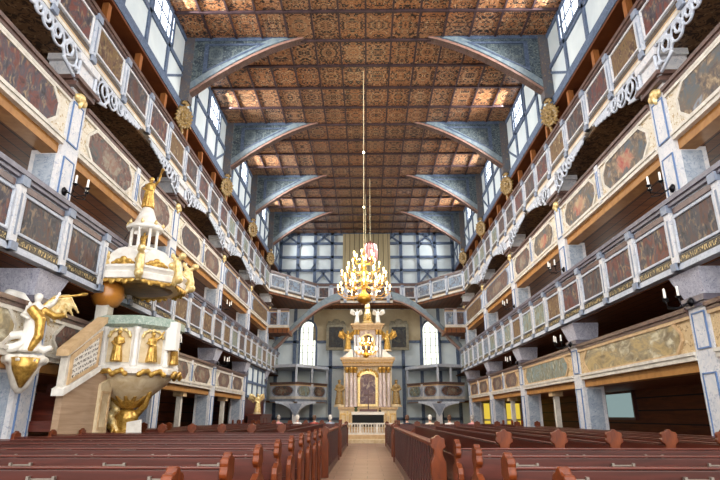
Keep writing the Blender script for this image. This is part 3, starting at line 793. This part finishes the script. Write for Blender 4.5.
t = thing('altarpiece', 'tall gilded ivory altarpiece with columns at the end of the aisle', 'altarpiece', (.05, AY, .4)); t.scale = (.83, 1, 1)
b = B().box(-2.25, 2.25, -.5, .5, 0, 1.4); b.out('base', M['ivory'], t)
for q in (-1, 1):
    for x in (1.25, 1.95):
        po = B().box(q*x-.28, q*x+.28, -.62, -.5, .1, 1.35).out('pedestal', M['ivory'], t)
        B().ring(rect(q*x-.2, q*x+.2, .3, 1.15), rect(q*x-.14, q*x+.14, .36, 1.09), 'y', -.66, -.62).out('gilt_frame', M['gold'], po)
B().box(-2.35, 2.35, -.66, .5, 1.4, 1.55).out('base_cornice', M['tan'], t)
B().box(-1.95, 1.95, -.1, .5, 1.55, 4.2).out('back_wall', M['ivory'], t)
for q in (-1, 1):
    for x in (1.02, 1.32, 1.68):
        c = B().lathe([(.17, 1.55), (.17, 1.62), (.13, 1.68), (.14, 2.5), (.115, 3.75)], (q*x, -.32+.1*(x > 1.5), 0), 14).out('column', M['pinkmarble'], t, True)
        cb_ = B().lathe([(.115, 3.75), (.15, 3.82), (.13, 3.9), (.2, 4.05), (.2, 4.12)], (q*x, -.32+.1*(x > 1.5), 0), 10)
        for i in range(6): cb_.sph((q*x+.17*math.cos(i), -.32+.1*(x > 1.5)+.17*math.sin(i), 3.98), .06, 6, 4)
        cb_.out('capital', M['gold'], c)
po = B().prism([(-.62, 1.75), (.62, 1.75), (.62, 3.4)]+[(.62*math.cos(PI*i/8), 3.4+.3*math.sin(PI*i/8)) for i in range(1, 8)]+[(-.62, 3.4)], 'y', -.16, -.12).out('painting', painting('altar_scene', ['#4a3a3c', '#7a6264', '#8f7670', '#6c5a68', '#a08c80', '#b7a99a'], 1.2), t)
o_ = [(-.8, 1.6), (.8, 1.6), (.8, 3.45)]+[(.8*math.cos(PI*i/8), 3.45+.45*math.sin(PI*i/8)) for i in range(1, 8)]+[(-.8, 3.45)]
i_ = [(-.62, 1.75), (.62, 1.75), (.62, 3.4)]+[(.62*math.cos(PI*i/8), 3.4+.3*math.sin(PI*i/8)) for i in range(1, 8)]+[(-.62, 3.4)]
B().ring(o_, i_, 'y', -.24, -.1).out('gilt_frame', M['palegold'], po)
b = B()
for i in range(9):
    a = PI*i/8; b.sph((.75*math.cos(a), -.22, 3.55+.42*math.sin(a)), (.13, .07, .1))
b.out('gilt_garland', M['gold'], t, remesh=.035)
def cornice(z, w, d, h, name, mat, y0=.5):
    b = B().box(-w, w, -d, y0, z, z+h*.4); b.box(-w-.1, w+.1, -d-.1, y0, z+h*.4, z+h*.7); b.box(-w-.2, w+.2, -d-.2, y0, z+h*.7, z+h)
    b.out(name, mat, t)
cornice(4.2, 2.0, .5, .55, 'entablature', M['tan'])
b = B()
for i in range(15): b.sph((-1.95+3.9*i/14, -.56, 4.42), (.1, .06, .07), 6, 4)
b.tube([(-2, -.56, 4.42), (2, -.56, 4.42)], .04, 6); b.out('gilt_frieze', M['gold'], t, remesh=.035)
for q in (-1, 1):
    pts = [(q*2.1, 4.75), (q*1.2, 4.75), (q*1.2, 5.25), (q*1.35, 5.3), (q*1.7, 5.0)]
    B().prism(pts, 'y', -.55, .3).out('broken_pediment', M['white'], t)
B().box(-1.15, 1.15, -.05, .5, 4.75, 6.7).out('upper_wall', M['pinkmarble'], t)
for q in (-1, 1):
    for x in (.78, 1.05):
        c = B().lathe([(.13, 4.78), (.13, 4.85), (.1, 4.9), (.09, 6.3)], (q*x, -.22, 0), 12).out('column', M['marble'], t, True)
        B().lathe([(.09, 6.3), (.13, 6.4), (.12, 6.48), (.16, 6.6), (.16, 6.65)], (q*x, -.22, 0), 10).out('capital', M['gold'], c, True)
po = B().prism(oval(-.5, .5, 5.0, 6.3), 'y', -.1, -.05).out('upper_painting', M['redpaint'], t)
B().ring(oval(-.6, .6, 4.9, 6.4), oval(-.5, .5, 5.0, 6.3), 'y', -.16, -.05).out('gilt_frame', M['palegold'], po)
cornice(6.65, 1.2, .4, .4, 'upper_entablature', M['tan'])
b = B().lathe([(.5, 7.05), (.55, 7.15), (.36, 7.3), (.3, 7.8), (.2, 8.1), (.26, 8.25), (.14, 8.7), (.05, 9.3)], (0, .0, 0), 8)
b.out('crowning_obelisk', M['palegold'], t)
b = B()
for i in range(12):
    a = 2*PI*i/12; b.tube([(0, -.3, 7.45), (.42*math.cos(a), -.3, 7.45+.42*math.sin(a))], [.07, .02], 5)
b.sph((0, -.3, 7.45), .14); b.out('gilt_sunburst', M['gold'], t, remesh=.03)
B().box(-1.9, 1.9, -.56, -.5, 1.0, 1.3).out('gilt_band', M['palegold'], t)
# statues on and beside the altarpiece
statue('saint_statue', 'gilded robed statue with dark cloak on the altar base, pulpit side', (-1.85, AY-.25, 2.1), 1.6, M['crestgold'], .2, False, 0, vox=.05)
statue('saint_statue', 'gilded robed statue on the altar base, side opposite the pulpit', (1.95, AY-.25, 2.1), 1.6, M['crestgold'], -.2, False, 0, vox=.05)
statue('angel_statue', 'gilded figure with raised arm above the altar columns, pulpit side', (-1.3, AY-.3, 5.68), 1.3, M['gold'], .2, True, -1, vox=.045)
statue('angel_statue', 'gilded figure with raised arm above the altar columns, opposite the pulpit', (1.4, AY-.3, 5.68), 1.3, M['gold'], -.2, True, 1, vox=.045)
statue('cherub_statue', 'white winged figure on the topmost altar cornice, pulpit side', (-.68, AY-.2, 7.53), .95, M['white'], .3, True, 1, vox=.04)
statue('cherub_statue', 'white winged figure on the topmost altar cornice, opposite the pulpit', (.78, AY-.2, 7.53), .95, M['white'], -.3, True, -1, vox=.04)
for s in (1, -1):
    t = thing('wall_painting', 'dark framed memorial painting on the end wall beside the altar, ' + SIDE[s], 'painting', (s*2.35+(.1 if s > 0 else 0), 41.62, 6.35))
    B().box(-.55, .55, -.06, .0, 0, 1.55).out('canvas', painting('memorial_dark%d' % s, ['#1b1a1a', '#2c2b2a', '#3b3530', '#34373a', '#4a423a', '#57503f'], 1.5), t)
    B().ring(rect(-.75, .75, -.2, 1.75), rect(-.55, .55, 0, 1.55), 'y', -.12, 0).out('carved_frame', M['greytan'], t)
    b = B().sph((0, -.06, 2.0), (.35, .07, .2)); b.sph((-.5, -.06, 1.9), (.2, .06, .15)); b.sph((.5, -.06, 1.9), (.2, .06, .15)); b.tube([(-.7, -.06, 1.8), (.7, -.06, 1.8)], .06, 6)
    b.out('carved_crest', M['greytan'], t, remesh=.04)

# ------------------------------------------------------------------ chandeliers
def chandelier(name, label, x, y, z0, dia, tiers, ztop, n_arm, wirez=ZC):
    t = thing(name, label, 'chandelier', (x, y, z0))
    H = ztop-z0; r = dia/2
    B().lathe([(.0, 0), (.05*H, .01*H), (.12*H, .06*H), (.13*H, .12*H), (.05*H, .2*H), (.03*H, .3*H), (.06*H, .36*H), (.03*H, .44*H), (.025*H, .6*H), (.05*H, .66*H), (.02*H, .75*H), (.015*H, .95*H), (.0, H)], n=16).out('stem', M['brass'], t, True)
    for (zf, rf, na, off) in tiers:
        for i in range(na):
            a = 2*PI*(i+off)/na; ca, sa = math.cos(a), math.sin(a); rr = r*rf; zz = H*zf
            P = [(ca*.03, sa*.03, zz), (ca*rr*.35, sa*rr*.35, zz-.09*H), (ca*rr*.75, sa*rr*.75, zz-.1*H), (ca*rr, sa*rr, zz-.02*H), (ca*rr, sa*rr, zz+.01*H)]
            b = B().tube(P, .012, 5); b.lathe([(.015, 0), (.055, .02), (.055, .035), (.02, .045)], (ca*rr, sa*rr, zz), 8)
            ao = b.out('arm', M['brass'], t, True)
            B().lathe([(.018, 0), (.018, .14), (.006, .15)], (ca*rr, sa*rr, zz+.03), 6).out('candle', M['candle'], ao)
            B().sph((ca*rr, sa*rr, zz+.23), (.036, .036, .075), 6, 4).out('flame', M['flame'], ao)
            if i % 2 == 0:
                B().sph((ca*rr*.6, sa*rr*.6, zz+.02*H), .03, 6, 4).out('glass_drop', M['bead'], ao)  # sparkle put into the glass drop as emission, not a lamp
    B().tube([(0, 0, H-.02), (0, 0, wirez-z0-.05)], .012, 6).out('hanging_wire', M['rope'], t)
    return t
ch = chandelier('chandelier', 'large brass chandelier with lit candles hanging over the aisle', -.1, 19.9, 5.35, 1.95, [(.22, 1.0, 12, 0), (.36, .76, 10, .5), (.48, .86, 10, .2), (.64, .6, 8, 0), (.82, .4, 6, .3)], 7.5, 12)
B().sph((0, 0, 6.3), .05).out('lit_bead', M['bead'], ch); B().sph((0, 0, 3.9), .04).out('lit_bead', M['bead'], ch)
chandelier('chandelier', 'small two-tiered lit chandelier hanging before the altarpiece', -.05, 33.5, 4.75, 1.35, [(.25, 1.0, 12, 0), (.62, .62, 8, .5)], 6.2, 8)
t = thing('pink_pendant', 'rosy white pleated lantern hanging behind the large chandelier', 'pendant', (.22, 31.0, 10.25))  # unidentified pink and white shape, modelled as a pleated hanging body
b = B()
for i in range(14):
    a = 2*PI*i/14; b.tube([(.34*math.cos(a), .34*math.sin(a), 0), (.38*math.cos(a), .38*math.sin(a), .55), (.3*math.cos(a), .3*math.sin(a), .95)], .075, 6)
b.out('pleated_body', mottled('rosy_white', '#e8c3c0', '#c66a66', 7, .3), t)
B().lathe([(.36, .9), (.38, .98), (.1, 1.1), (.03, 1.2)], n=14).out('cap', M['pewred'], t)
B().tube([(0, 0, 1.15), (0, 0, ZC-10.25-.05)], .01, 6).out('hanging_wire', M['rope'], t)
def point(x, y, z, e, c, r=.5):
    L = bpy.data.lights.new('candlelight', 'POINT'); L.energy = e; L.color = c; L.shadow_soft_size = r
    o = bpy.data.objects.new('candlelight', L); COL.objects.link(o); o.location = (x, y, z)
point(-.1, 19.9, 6.6, 800, (1, .78, .48), .9)
point(-.05, 33.5, 5.6, 250, (1, .78, .48), .6)

# ------------------------------------------------------------------ pulpit
PX, PYY = -5.95, 14.0
t = thing('pulpit', 'white and gold octagonal pulpit with gilded reliefs and a green marbled rim', 'pulpit', (PX, PYY, -.1))
def ngon(r, n=8, a0=PI/8): return [(r*math.cos(a0+2*PI*i/n), r*math.sin(a0+2*PI*i/n)) for i in range(n)]
def solid(prof, n=8, a0=PI/8): return B().lathe(prof, (0,0,0), n, a0)
solid([(1.0, 2.55), (1.0, 3.62)]).out('drum', M['white'], t)
solid([(1.02, 2.42), (1.14, 2.46), (1.14, 2.58), (1.04, 2.66)]).out('base_moulding', M['white'], t)
solid([(1.04, 3.55), (1.16, 3.62), (1.16, 3.8), (1.08, 3.84)]).out('rim', M['greenmarble'], t)
B().lathe([(.2, 1.75), (.5, 1.95), (.85, 2.25), (1.0, 2.45)], n=20).out('bowl', M['ivory'], t, True)
for i in range(8):
    a = 2*PI*i/8 + PI/8
    c, s_ = math.cos(a), math.sin(a)
    B().lathe([(.1, 2.6), (.1, 2.68), (.075, 2.72), (.07, 3.42), (.1, 3.5), (.1, 3.56)], (1.0*c, 1.0*s_, 0), 8).out('corner_column', M['white'], t, True)
    a2 = 2*PI*i/8; c, s_ = math.cos(a2), math.sin(a2)
    if s_ > .75: continue
    Rm = Matrix.Rotation(a2+PI/2, 4, 'Z')
    rr = .93
    nb_ = B().prism([(-.27, 2.72), (.27, 2.72), (.27, 3.3)]+[(.27*math.cos(PI*j/6), 3.3+.15*math.sin(PI*j/6)) for j in range(1, 6)]+[(-.27, 3.3)], 'y', -.03, .02)
    nb_.xf(Matrix.Translation((rr*c, rr*s_, 0)) @ Rm); no = nb_.out('niche', M['ivory'], t)
    fb = figure(.74, False, 1 if i % 2 else 0); fb.xf(Matrix.Translation((rr*c, rr*s_, 2.72)) @ Rm @ Matrix.Translation((0, -.07, 0)))
    fb.out('gilt_relief', M['gold'], no, remesh=.015)
    gb = B()
    for j in range(7):
        u = -.3+.1*j; gb.sph((u, -.08, 2.5-.05*math.cos(j*2)), (.08, .06, .07), 6, 4)
    gb.tube([(-.32, -.08, 2.5), (.32, -.08, 2.5)], .035, 6)
    gb.xf(Matrix.Translation(((rr+.12)*c, (rr+.12)*s_, -.02)) @ Rm); gb.out('gilt_swag', M['gold'], t, remesh=.025)
    gb = B()
    for j in range(7):
        aa = PI*j/6; gb.sph((.25*math.cos(aa), -.06, 3.34+.16*math.sin(aa)), (.055, .04, .055), 6, 4)
    gb.sph((0, -.06, 3.4), .06); gb.tube([(.25*math.cos(PI*j/6), -.06, 3.34+.16*math.sin(PI*j/6)) for j in range(7)], .025, 5)
    gb.xf(Matrix.Translation((rr*c, rr*s_, 0)) @ Rm); gb.out('gilt_arch', M['palegold'], no, remesh=.022)
# hanging gold acanthus under the bowl
gb = B()
for i in range(14):
    a = 2*PI*i/14; gb.tube([(.5*math.cos(a), .5*math.sin(a), 1.98), (.3*math.cos(a), .3*math.sin(a), 1.82), (.16*math.cos(a), .16*math.sin(a), 1.7)], [.05, .07, .05], 6)
gb.lathe([(.1, 1.72), (.26, 1.78), (.3, 1.86), (.2, 1.95)], n=12); gb.out('gilt_pendant', M['gold'], t, remesh=.03)
# rear column joining pulpit and canopy
B().box(-.72, -.42, -.92, -.62, 3.5, 4.3).out('rear_column', M['whitemould'], t)
B().box(.95, 1.2, -.5, -.25, 3.05, 3.75).out('hanging_cloth', M['clothwhite'], t)
t = thing('atlas_statue', 'gilded winged figure holding tablets beneath the pulpit bowl', 'statue', (PX, PYY, 0))
fb = figure(1.9, False, 1); fb.out('figure', M['gold'], t, remesh=.03)
b = B()
for i in range(6): b.sph((-.36+.08*math.sin(i*2.1)+.03*i, -.12, 1.72-.17*i), (.15-.012*i, .1, .13), 8, 5)
b.out('gilt_drapery', M['palegold'], t, remesh=.03)
b = B().prism([(.2, .85), (.55, .9), (.52, 1.32), (.18, 1.26)], 'y', -.4, -.35); b.out('tablet', M['white'], t)

t = thing('pulpit_canopy', 'white and gold sounding board crowned by a gilded trumpeting figure', 'canopy', (-6.1, 14.0, -.26))
def can(prof): return B().lathe(prof, (0,0,0), 8, PI/8)
can([(1.1, 4.86), (1.24, 4.92), (1.24, 5.06), (1.18, 5.1), (1.26, 5.2), (1.22, 5.26)]).out('cornice', M['white'], t)
can([(1.2, 4.84), (1.2, 4.88)]).out('gilt_line', M['gold'], t)
B().lathe([(.2, 4.78), (.7, 4.8), (1.1, 4.88)], n=16).out('underside', mottled('brown_gilt', '#7a5526', '#50371a', 4, .4), t, True)
for i in range(8):
    a = 2*PI*i/8; c, s_ = math.cos(a), math.sin(a); Rm = Matrix.Translation((.98*c, .98*s_, 0)) @ Matrix.Rotation(a+PI/2, 4, 'Z')
    o = B().prism([(-.46, 5.24), (.46, 5.24)]+[(.46*math.cos(PI*j/8), 5.24+.5*math.sin(PI*j/8)) for j in range(1, 8)], 'y', -.04, .12).xf(Rm).out('pediment', M['white'], t)
    g = B()
    for (u, z, r_) in ((-.14, 5.36, .09), (0, 5.42, .1), (.14, 5.36, .09), (0, 5.3, .12), (-.25, 5.31, .06), (.25, 5.31, .06)): g.sph((u, -.06, z), (r_, .05, r_*.8), 8, 5)
    g.xf(Rm).out('gilt_relief', M['gold'], o, remesh=.022)
    a = a+PI/8; c, s_ = math.cos(a), math.sin(a); g = B()
    for j in range(6):
        g.sph((1.16*c+.05*math.sin(j*2.3), 1.16*s_+.05*math.cos(j*1.7), 5.2+.09*j), (.1-.008*j, .1-.008*j, .09), 8, 5)
    g.tube([(1.2*c, 1.2*s_, 4.85), (1.34*c, 1.34*s_, 5.15), (1.26*c, 1.26*s_, 5.5), (1.38*c, 1.38*s_, 5.6)], [.08, .11, .1, .06], 6); g.sph((1.42*c, 1.42*s_, 5.62), .1); g.sph((1.36*c, 1.36*s_, 5.0), .12)
    g.out('gilt_volute', M['palegold'], t, remesh=.03)
    g = B()
    a = a-PI/8; c, s_ = math.cos(a), math.sin(a); Rm = Matrix.Translation((1.16*c, 1.16*s_, 0)) @ Matrix.Rotation(a+PI/2, 4, 'Z')
    for j in range(5): g.sph((-.32+.16*j, 0, 4.84-.04*(j % 2)), (.09, .04, .07), 6, 4)
    g.tube([(-.4, 0, 4.86), (.4, 0, 4.86)], .03, 5); g.xf(Rm).out('gilt_fringe', M['gold'], t, remesh=.025)
can([(1.05, 5.26), (.9, 5.48), (.62, 5.72), (.42, 5.9)]).out('dome_skirt', M['white'], t)
B().lathe([(.44, 5.86), (.47, 5.92), (.42, 5.96)], n=16).out('lantern_base', M['white'], t, True)
for i in range(8):
    a = 2*PI*i/8; B().lathe([(.055, 5.95), (.045, 6.0), (.04, 6.45), (.06, 6.52)], (.35*math.cos(a), .35*math.sin(a), 0), 8).out('lantern_column', M['white'], t, True)
figure(.5, False, 1).xf(Matrix.Translation((0, 0, 5.96))).out('gilt_figure', M['gold'], t, remesh=.022)
B().lathe([(.45, 6.5), (.49, 6.56), (.45, 6.62), (.33, 6.7), (.26, 6.86), (.17, 7.1), (.12, 7.2)], n=16).out('cupola', M['white'], t, True)
for i in range(8):
    a = 2*PI*i/8+.2; B().lathe([(.02, 0), (.05, .04), (.03, .1), (.005, .14)], (.46*math.cos(a), .46*math.sin(a), 6.6), 8).out('finial', M['palegold'], t, True)
fb = figure(.95, False, 1); fb.tube([(.26, -.1, .95), (.42, -.3, 1.08)], [.02, .05], 6); fb.xf(Matrix.Translation((0, 0, 7.16))).out('crowning_figure', M['gold'], t, remesh=.02)
B().tube([(-.2, -.3, 6.6), (-.62, -.6, 5.2)], .01, 5).out('stay_wire', M['iron'], t)
B().lathe([(.05, 4.2), (.28, 4.28), (.4, 4.5), (.36, 4.75), (.2, 4.95)], (-.42, -.72, 0), 16).out('gilt_bulb', mottled('copper_gilt', '#b8792f', '#8d5520', 3, .3, spec=.6), t, True)

t = thing('pulpit_stairs', 'boarded pulpit stair with a lettered white parapet rising to the pulpit', 'stairs', (0, 0, 0))
def quad(pts, x0, x1): return B().prism(pts, 'x', x0, x1)
quad([(11.15, 1.85), (12.45, 2.42), (12.45, 3.45), (11.15, 2.62)], -6.25, -6.1).out('parapet', M['whitemould'], t)
n = N('script_panel', .5, .3); v = n.co(); sp = n.new('ShaderNodeSeparateXYZ'); n.put(sp.inputs[0], v)
sl = n.math('SUBTRACT', sp.outputs[2], n.math('MULTIPLY', sp.outputs[1], .4))
row = n.math('LESS_THAN', n.math('ABSOLUTE', n.math('SUBTRACT', n.math('FRACT', n.math('MULTIPLY', sl, 9)), .5)), .3)
tx = n.step(n.noise(stretch(n, v, (1, 30, 14)), 1, 3), .46, .56)
M['script'] = n.col(n.mix(n.math('MULTIPLY', row, tx), '#dcd6cc', '#4a4038'))
po = quad([(11.32, 2.12), (12.3, 2.52), (12.3, 3.12), (11.32, 2.52)], -6.12, -6.075).out('lettered_panel', M['script'], t)
B().ring([(11.24, 2.0), (12.38, 2.46), (12.38, 3.26), (11.24, 2.6)], [(11.32, 2.12), (12.3, 2.52), (12.3, 3.12), (11.32, 2.52)], 'x', -6.12, -6.06).out('gilt_frame', M['tan'], po)
quad([(11.05, 2.56), (12.5, 3.46), (12.5, 3.6), (11.05, 2.7)], -6.3, -6.04).out('hand_rail', M['tan'], t)
quad([(11.1, 1.78), (12.5, 2.36), (12.5, 2.5), (11.1, 1.92)], -6.3, -6.05).out('string_board', M['white'], t)
quad([(11.3, 0), (13.2, 0), (13.2, 2.3), (12.4, 2.36), (11.3, 1.88)], -6.3, -6.16).out('side_boarding', wood('beige_boards', '#b59a80', '#94795f', (1,.3,5), .5, .3, 2), t)
b = quad([(12.75, .05), (13.3, .05), (13.3, 2.3), (12.75, 2.1)], -6.18, -6.1); b.out('stair_door', M['ivory'], t)
for (z0, z1) in ((.2, .95), (1.1, 1.95)): B().ring([(12.8, z0), (13.24, z0), (13.24, z1), (12.8, z1)], [(12.85, z0+.06), (13.19, z0+.06), (13.19, z1-.06), (12.85, z1-.06)], 'x', -6.12, -6.08).out('door_moulding', M['tan'], t)
for i in range(7):
    B().box(-7.3, -6.3, 11.3+.34*i, 11.66+.34*i, 1.1+.2*i, 1.3+.2*i).out('tread', M['pew'], t)

# angel before the first pillar, on the pulpit side
t = thing('angel_statue', 'white and gold flying angel with spread wings beside the first pillar', 'statue', (-6.5, 10.45, 2.55), .55)
b = figure(1.15, False, 1)
b.out('figure', M['white'], t, remesh=.03)
for q in (1, -1):
    b = B()
    b.tube([(q*.06, .12, .85), (q*.3, .16, 1.12), (q*.55, .2, 1.22)], [.06, .08, .03], 8)
    for i in range(7): b.tube([(q*(.1+.07*i), .16, .95+.04*i), (q*(.16+.1*i), .2, .5+.06*i)], [.06, .025], 6)
    b.out('wing', M['palegold' if q > 0 else 'white'], t, remesh=.028)
b = B()
for (P, r_) in (([(-.1, -.12, .85), (.1, -.18, .62), (.12, -.2, .3), (.0, -.16, .02)], .1), ([(.1, -.1, .85), (.34, -.05, .72), (.5, .0, .78)], .07), ([(-.2, 0, .3), (-.45, .05, .22), (-.6, .02, .35)], .06)): b.tube(P, [r_, r_*1.1, r_*.9, r_*.6][:len(P)], 8)
b.out('gilt_sash', M['gold'], t, remesh=.03)
b = B()
for (P, r_) in (([(-.1, -.05, .35), (-.35, -.05, .3), (-.5, 0, .15), (-.66, 0, .2)], .08), ([(-.05, -.1, .2), (-.25, -.12, .08), (-.45, -.08, .04), (-.6, -.02, -.02)], .08), ([(.1, -.1, .12), (.26, -.1, .05), (.36, -.06, .12)], .07)): b.tube(P, [r_, r_*1.15, r_, r_*.5][:len(P)], 8)
b.out('swirling_drapery', M['white'], t, remesh=.028)
b = B().tube([(.2, -.1, 1.06), (.42, -.12, 1.12), (.78, -.14, 1.2)], [.015, .02, .03], 8); b.lathe([(.03, 0), (.07, .05)], (.8, -.14, 1.18), 8)
b.out('trumpet', M['gold'], t, remesh=.015)
t = thing('shell_bracket', 'scalloped white and gold shell bracket under the flying angel', 'bracket', (-6.55, 10.45, 2.0))
b = B().lathe([(.05, -.2), (.14, -.1), (.3, .3), (.36, .45), (.3, .5)], n=14)
for i in range(10):
    a = 2*PI*i/10; b.sph((.33*math.cos(a), .33*math.sin(a), .42), .09, 8, 5)
b.out('shell', M['whitemould'], t, remesh=.03)
B().lathe([(.03, -.1), (.2, .22), (.27, .44)], (.1, -.13, 0), 12).out('gilt_cup', M['gold'], t, True)

# ------------------------------------------------------------------ people seated towards the altar
def person(label, x, y, top, hair, scale=1, rz=0):
    t = thing('person', label, 'person', (x, y, 0), rz)
    b = B()
    # seated body facing +y, seat height .46
    b.tube([(0, -.02, .5), (0, -.03, .75), (0, 0, 1.02), (0, .01, 1.1), (0, .02, 1.2)], [.17, .16, .17, .07, .055], 10)
    b.tube([(-.19, 0, 1.0), (0, -.01, 1.04), (.19, 0, 1.0)], [.075, .1, .075], 8)
    b.sph((0, .03, 1.32), (.075, .095, .115), 12, 8); b.sph((0, .125, 1.31), (.016, .022, .022)); b.sph((.078, .02, 1.31), (.012, .02, .03)); b.sph((-.078, .02, 1.31), (.012, .02, .03))
    for q in (1, -1):
        b.tube([(q*.2, 0, 1.0), (q*.24, .03, .76), (q*.14, .26, .66)], [.06, .05, .036], 8); b.sph((q*.12, .31, .65), (.04, .055, .03))
        for f_ in range(4): b.tube([(q*.12+(.02*f_-.03), .33, .655), (q*.12+(.02*f_-.03), .385-.006*abs(f_-1.5), .635)], .009, 5)
        b.tube([(q*.1, .02, .52), (q*.12, .45, .52), (q*.12, .48, .12), (q*.12, .5, .06)], [.1, .07, .05, .045], 8); b.sph((q*.12, .56, .05), (.045, .12, .045))
    b.out('body', M['skin'], t, remesh=.022)
    c = B()
    c.tube([(0, -.02, .48), (0, -.03, .75), (0, 0, 1.0), (0, .0, 1.1)], [.2, .185, .185, .1], 12)
    c.tube([(-.2, 0, 1.0), (0, -.01, 1.03), (.2, 0, 1.0)], [.095, .115, .095], 8)
    for q in (1, -1): c.tube([(q*.2, 0, 1.0), (q*.245, .03, .76), (q*.15, .24, .665)], [.085, .068, .052], 8)
    c.out('jacket', top, t, remesh=.025)
    d = B()
    for q in (1, -1): d.tube([(q*.1, .0, .52), (q*.12, .46, .52), (q*.12, .48, .12)], [.125, .09, .065], 8)
    d.tube([(-.1, 0, .53), (.1, 0, .53)], .13, 8); d.out('trousers', M['clothblack'], t, remesh=.028)
    h = B().sph((0, .0, 1.36), (.092, .1, .1), 12, 8); h.sph((0, -.05, 1.3), (.085, .06, .1)); h.out('hair', hair, t, remesh=.022)
J = {k: plain('cloth_'+k, v, .8) for k, v in dict(grey='#9aa3b4', white='#e6dfdc', pink='#cf8f92', navy='#22283a', red='#a33f33', cream='#e3d2bd').items()}
Hh = {k: plain('hair_'+k, v, .6) for k, v in dict(white='#e4ddd2', brown='#5a3d2a', grey='#a29a92').items()}
person('white-haired person in pale grey jacket seated by the aisle on the pulpit side', -1.75, 26.9, J['grey'], Hh['white'])
person('brown-haired person in red top seated near the altar on the pulpit side', -2.5, 26.9, J['red'], Hh['brown'])
person('white-haired person in white blouse seated midway along a pew on the pulpit side', -3.3, 26.9, J['white'], Hh['white'])
person('grey-haired person in pink top seated on the pulpit side', -4.2, 26.9, J['pink'], Hh['grey'])
person('person in navy jacket seated by the aisle opposite the pulpit', 1.75, 24.95, J['navy'], Hh['brown'])
person('white-haired person in cream top seated opposite the pulpit', 2.75, 24.95, J['cream'], Hh['white'])
person('person in white top seated in the middle of a pew opposite the pulpit', 3.6, 24.95, J['white'], Hh['brown'])
person('grey-haired person in pink blouse seated farther from the aisle opposite the pulpit', 4.6, 24.95, J['pink'], Hh['grey'])

# ------------------------------------------------------------------ side rooms glimpsed below the galleries
t = thing('lit_window', 'bright yellow lit glazing under the gallery opposite the pulpit, by the altar', 'window', (9.0, 38.0, .2), PI/2)
B().box(-.04, .04, -1.25, 1.25, 0, 2.0).out('panes', M['yellowroom'], t)
b = B()
for i in range(6): b.box(-.08, .08, -1.25+.5*i-.05, -1.25+.5*i+.05, 0, 2.0)
b.box(-.08, .08, -1.25, 1.25, .9, 1.0); b.out('frame', M['whitemould'], t)
t = thing('aisle_window', 'pale daylit window in the side aisle opposite the pulpit', 'window', (10.22, 22.9, 1.35))
B().box(-.04, .04, -1.2, 1.2, 0, .9).out('pane', emit('aisle_glass', '#a9c4c4', .6), t)
B().ring(rect(-1.3, 1.3, -.1, 1.0), rect(-1.2, 1.2, 0, .9), 'x', -.08, .05).out('frame', M['pewdark'], t)
# mostly hidden outer-wall windows, added to brighten the second gallery's interior
kk = 30
for s in (1, -1):
    for k in range(5):
        yc = (PY[k]+PY[k+1])/2; kk += 1
        wo = bpy.data.objects.new('window_%d' % kk, None); COL.objects.link(wo); wo.location = (s*10.26, yc, 5.4); struct(wo)
        B().box(-.02, .02, -.6, .6, 0, 1.1).out('window_pane', M['glassback'], wo)
        B().ring(rect(-.7, .7, -.1, 1.2), rect(-.6, .6, 0, 1.1), 'x', -.06, .05).out('window_frame', M['timber'], wo)
        L = bpy.data.lights.new('daylight', 'AREA'); L.shape = 'RECTANGLE'; L.size = 1.2; L.size_y = 1.1; L.energy = 45; L.color = (1, .93, .84)  # lamp added with the window to light the gallery woodwork
        o = bpy.data.objects.new('daylight', L); COL.objects.link(o); o.location = (s*10.15, yc, 5.95); o.rotation_euler = (0, s*PI/2, 0)
# things beside the panelling near the altar, pulpit side
t = thing('music_cabinet', 'dark brown cabinet standing below the glazed lodge near the altar', 'cabinet', (-6.2, 32.8, 0))
B().box(-.35, .35, -1.7, 1.7, 0, 1.4).out('case', M['pewdark'], t); B().box(-.4, .4, -1.75, 1.75, 1.4, 1.5).out('top', M['pew'], t)
for q in (-.4, .4): B().box(.35, .38, q-.34, q+.34, .15, 1.3).out('door', M['pew'], t)
statue('gilded_statue', 'small pale gold statue standing on the brown cabinet near the altar', (-6.15, 31.6, 1.58), 1.0, M['palegold'], .6, True, 1)

# ------------------------------------------------------------------ world, camera, colour
w = bpy.data.worlds.new('sky'); S.world = w; w.use_nodes = True
w.node_tree.nodes['Background'].inputs[0].default_value = (1, .985, .96, 1); w.node_tree.nodes['Background'].inputs[1].default_value = 4.6
cam = bpy.data.cameras.new('camera'); cam.sensor_width = 36; cam.lens = 27.0; cam.clip_end = 200
co = bpy.data.objects.new('camera', cam); COL.objects.link(co); co.location = (0, 0, 1.4)
co.rotation_euler = (math.radians(90+18.05), 0, math.radians(.72)); S.camera = co
S.view_settings.view_transform = 'Standard'; S.view_settings.look = 'None'; S.view_settings.gamma = 1; S.view_settings.exposure = 0
S.view_settings.use_curve_mapping = False
S.cycles.use_denoising = True
S.cycles.max_bounces = 6; S.cycles.diffuse_bounces = 4; S.cycles.glossy_bounces = 3; S.cycles.sample_clamp_indirect = 6
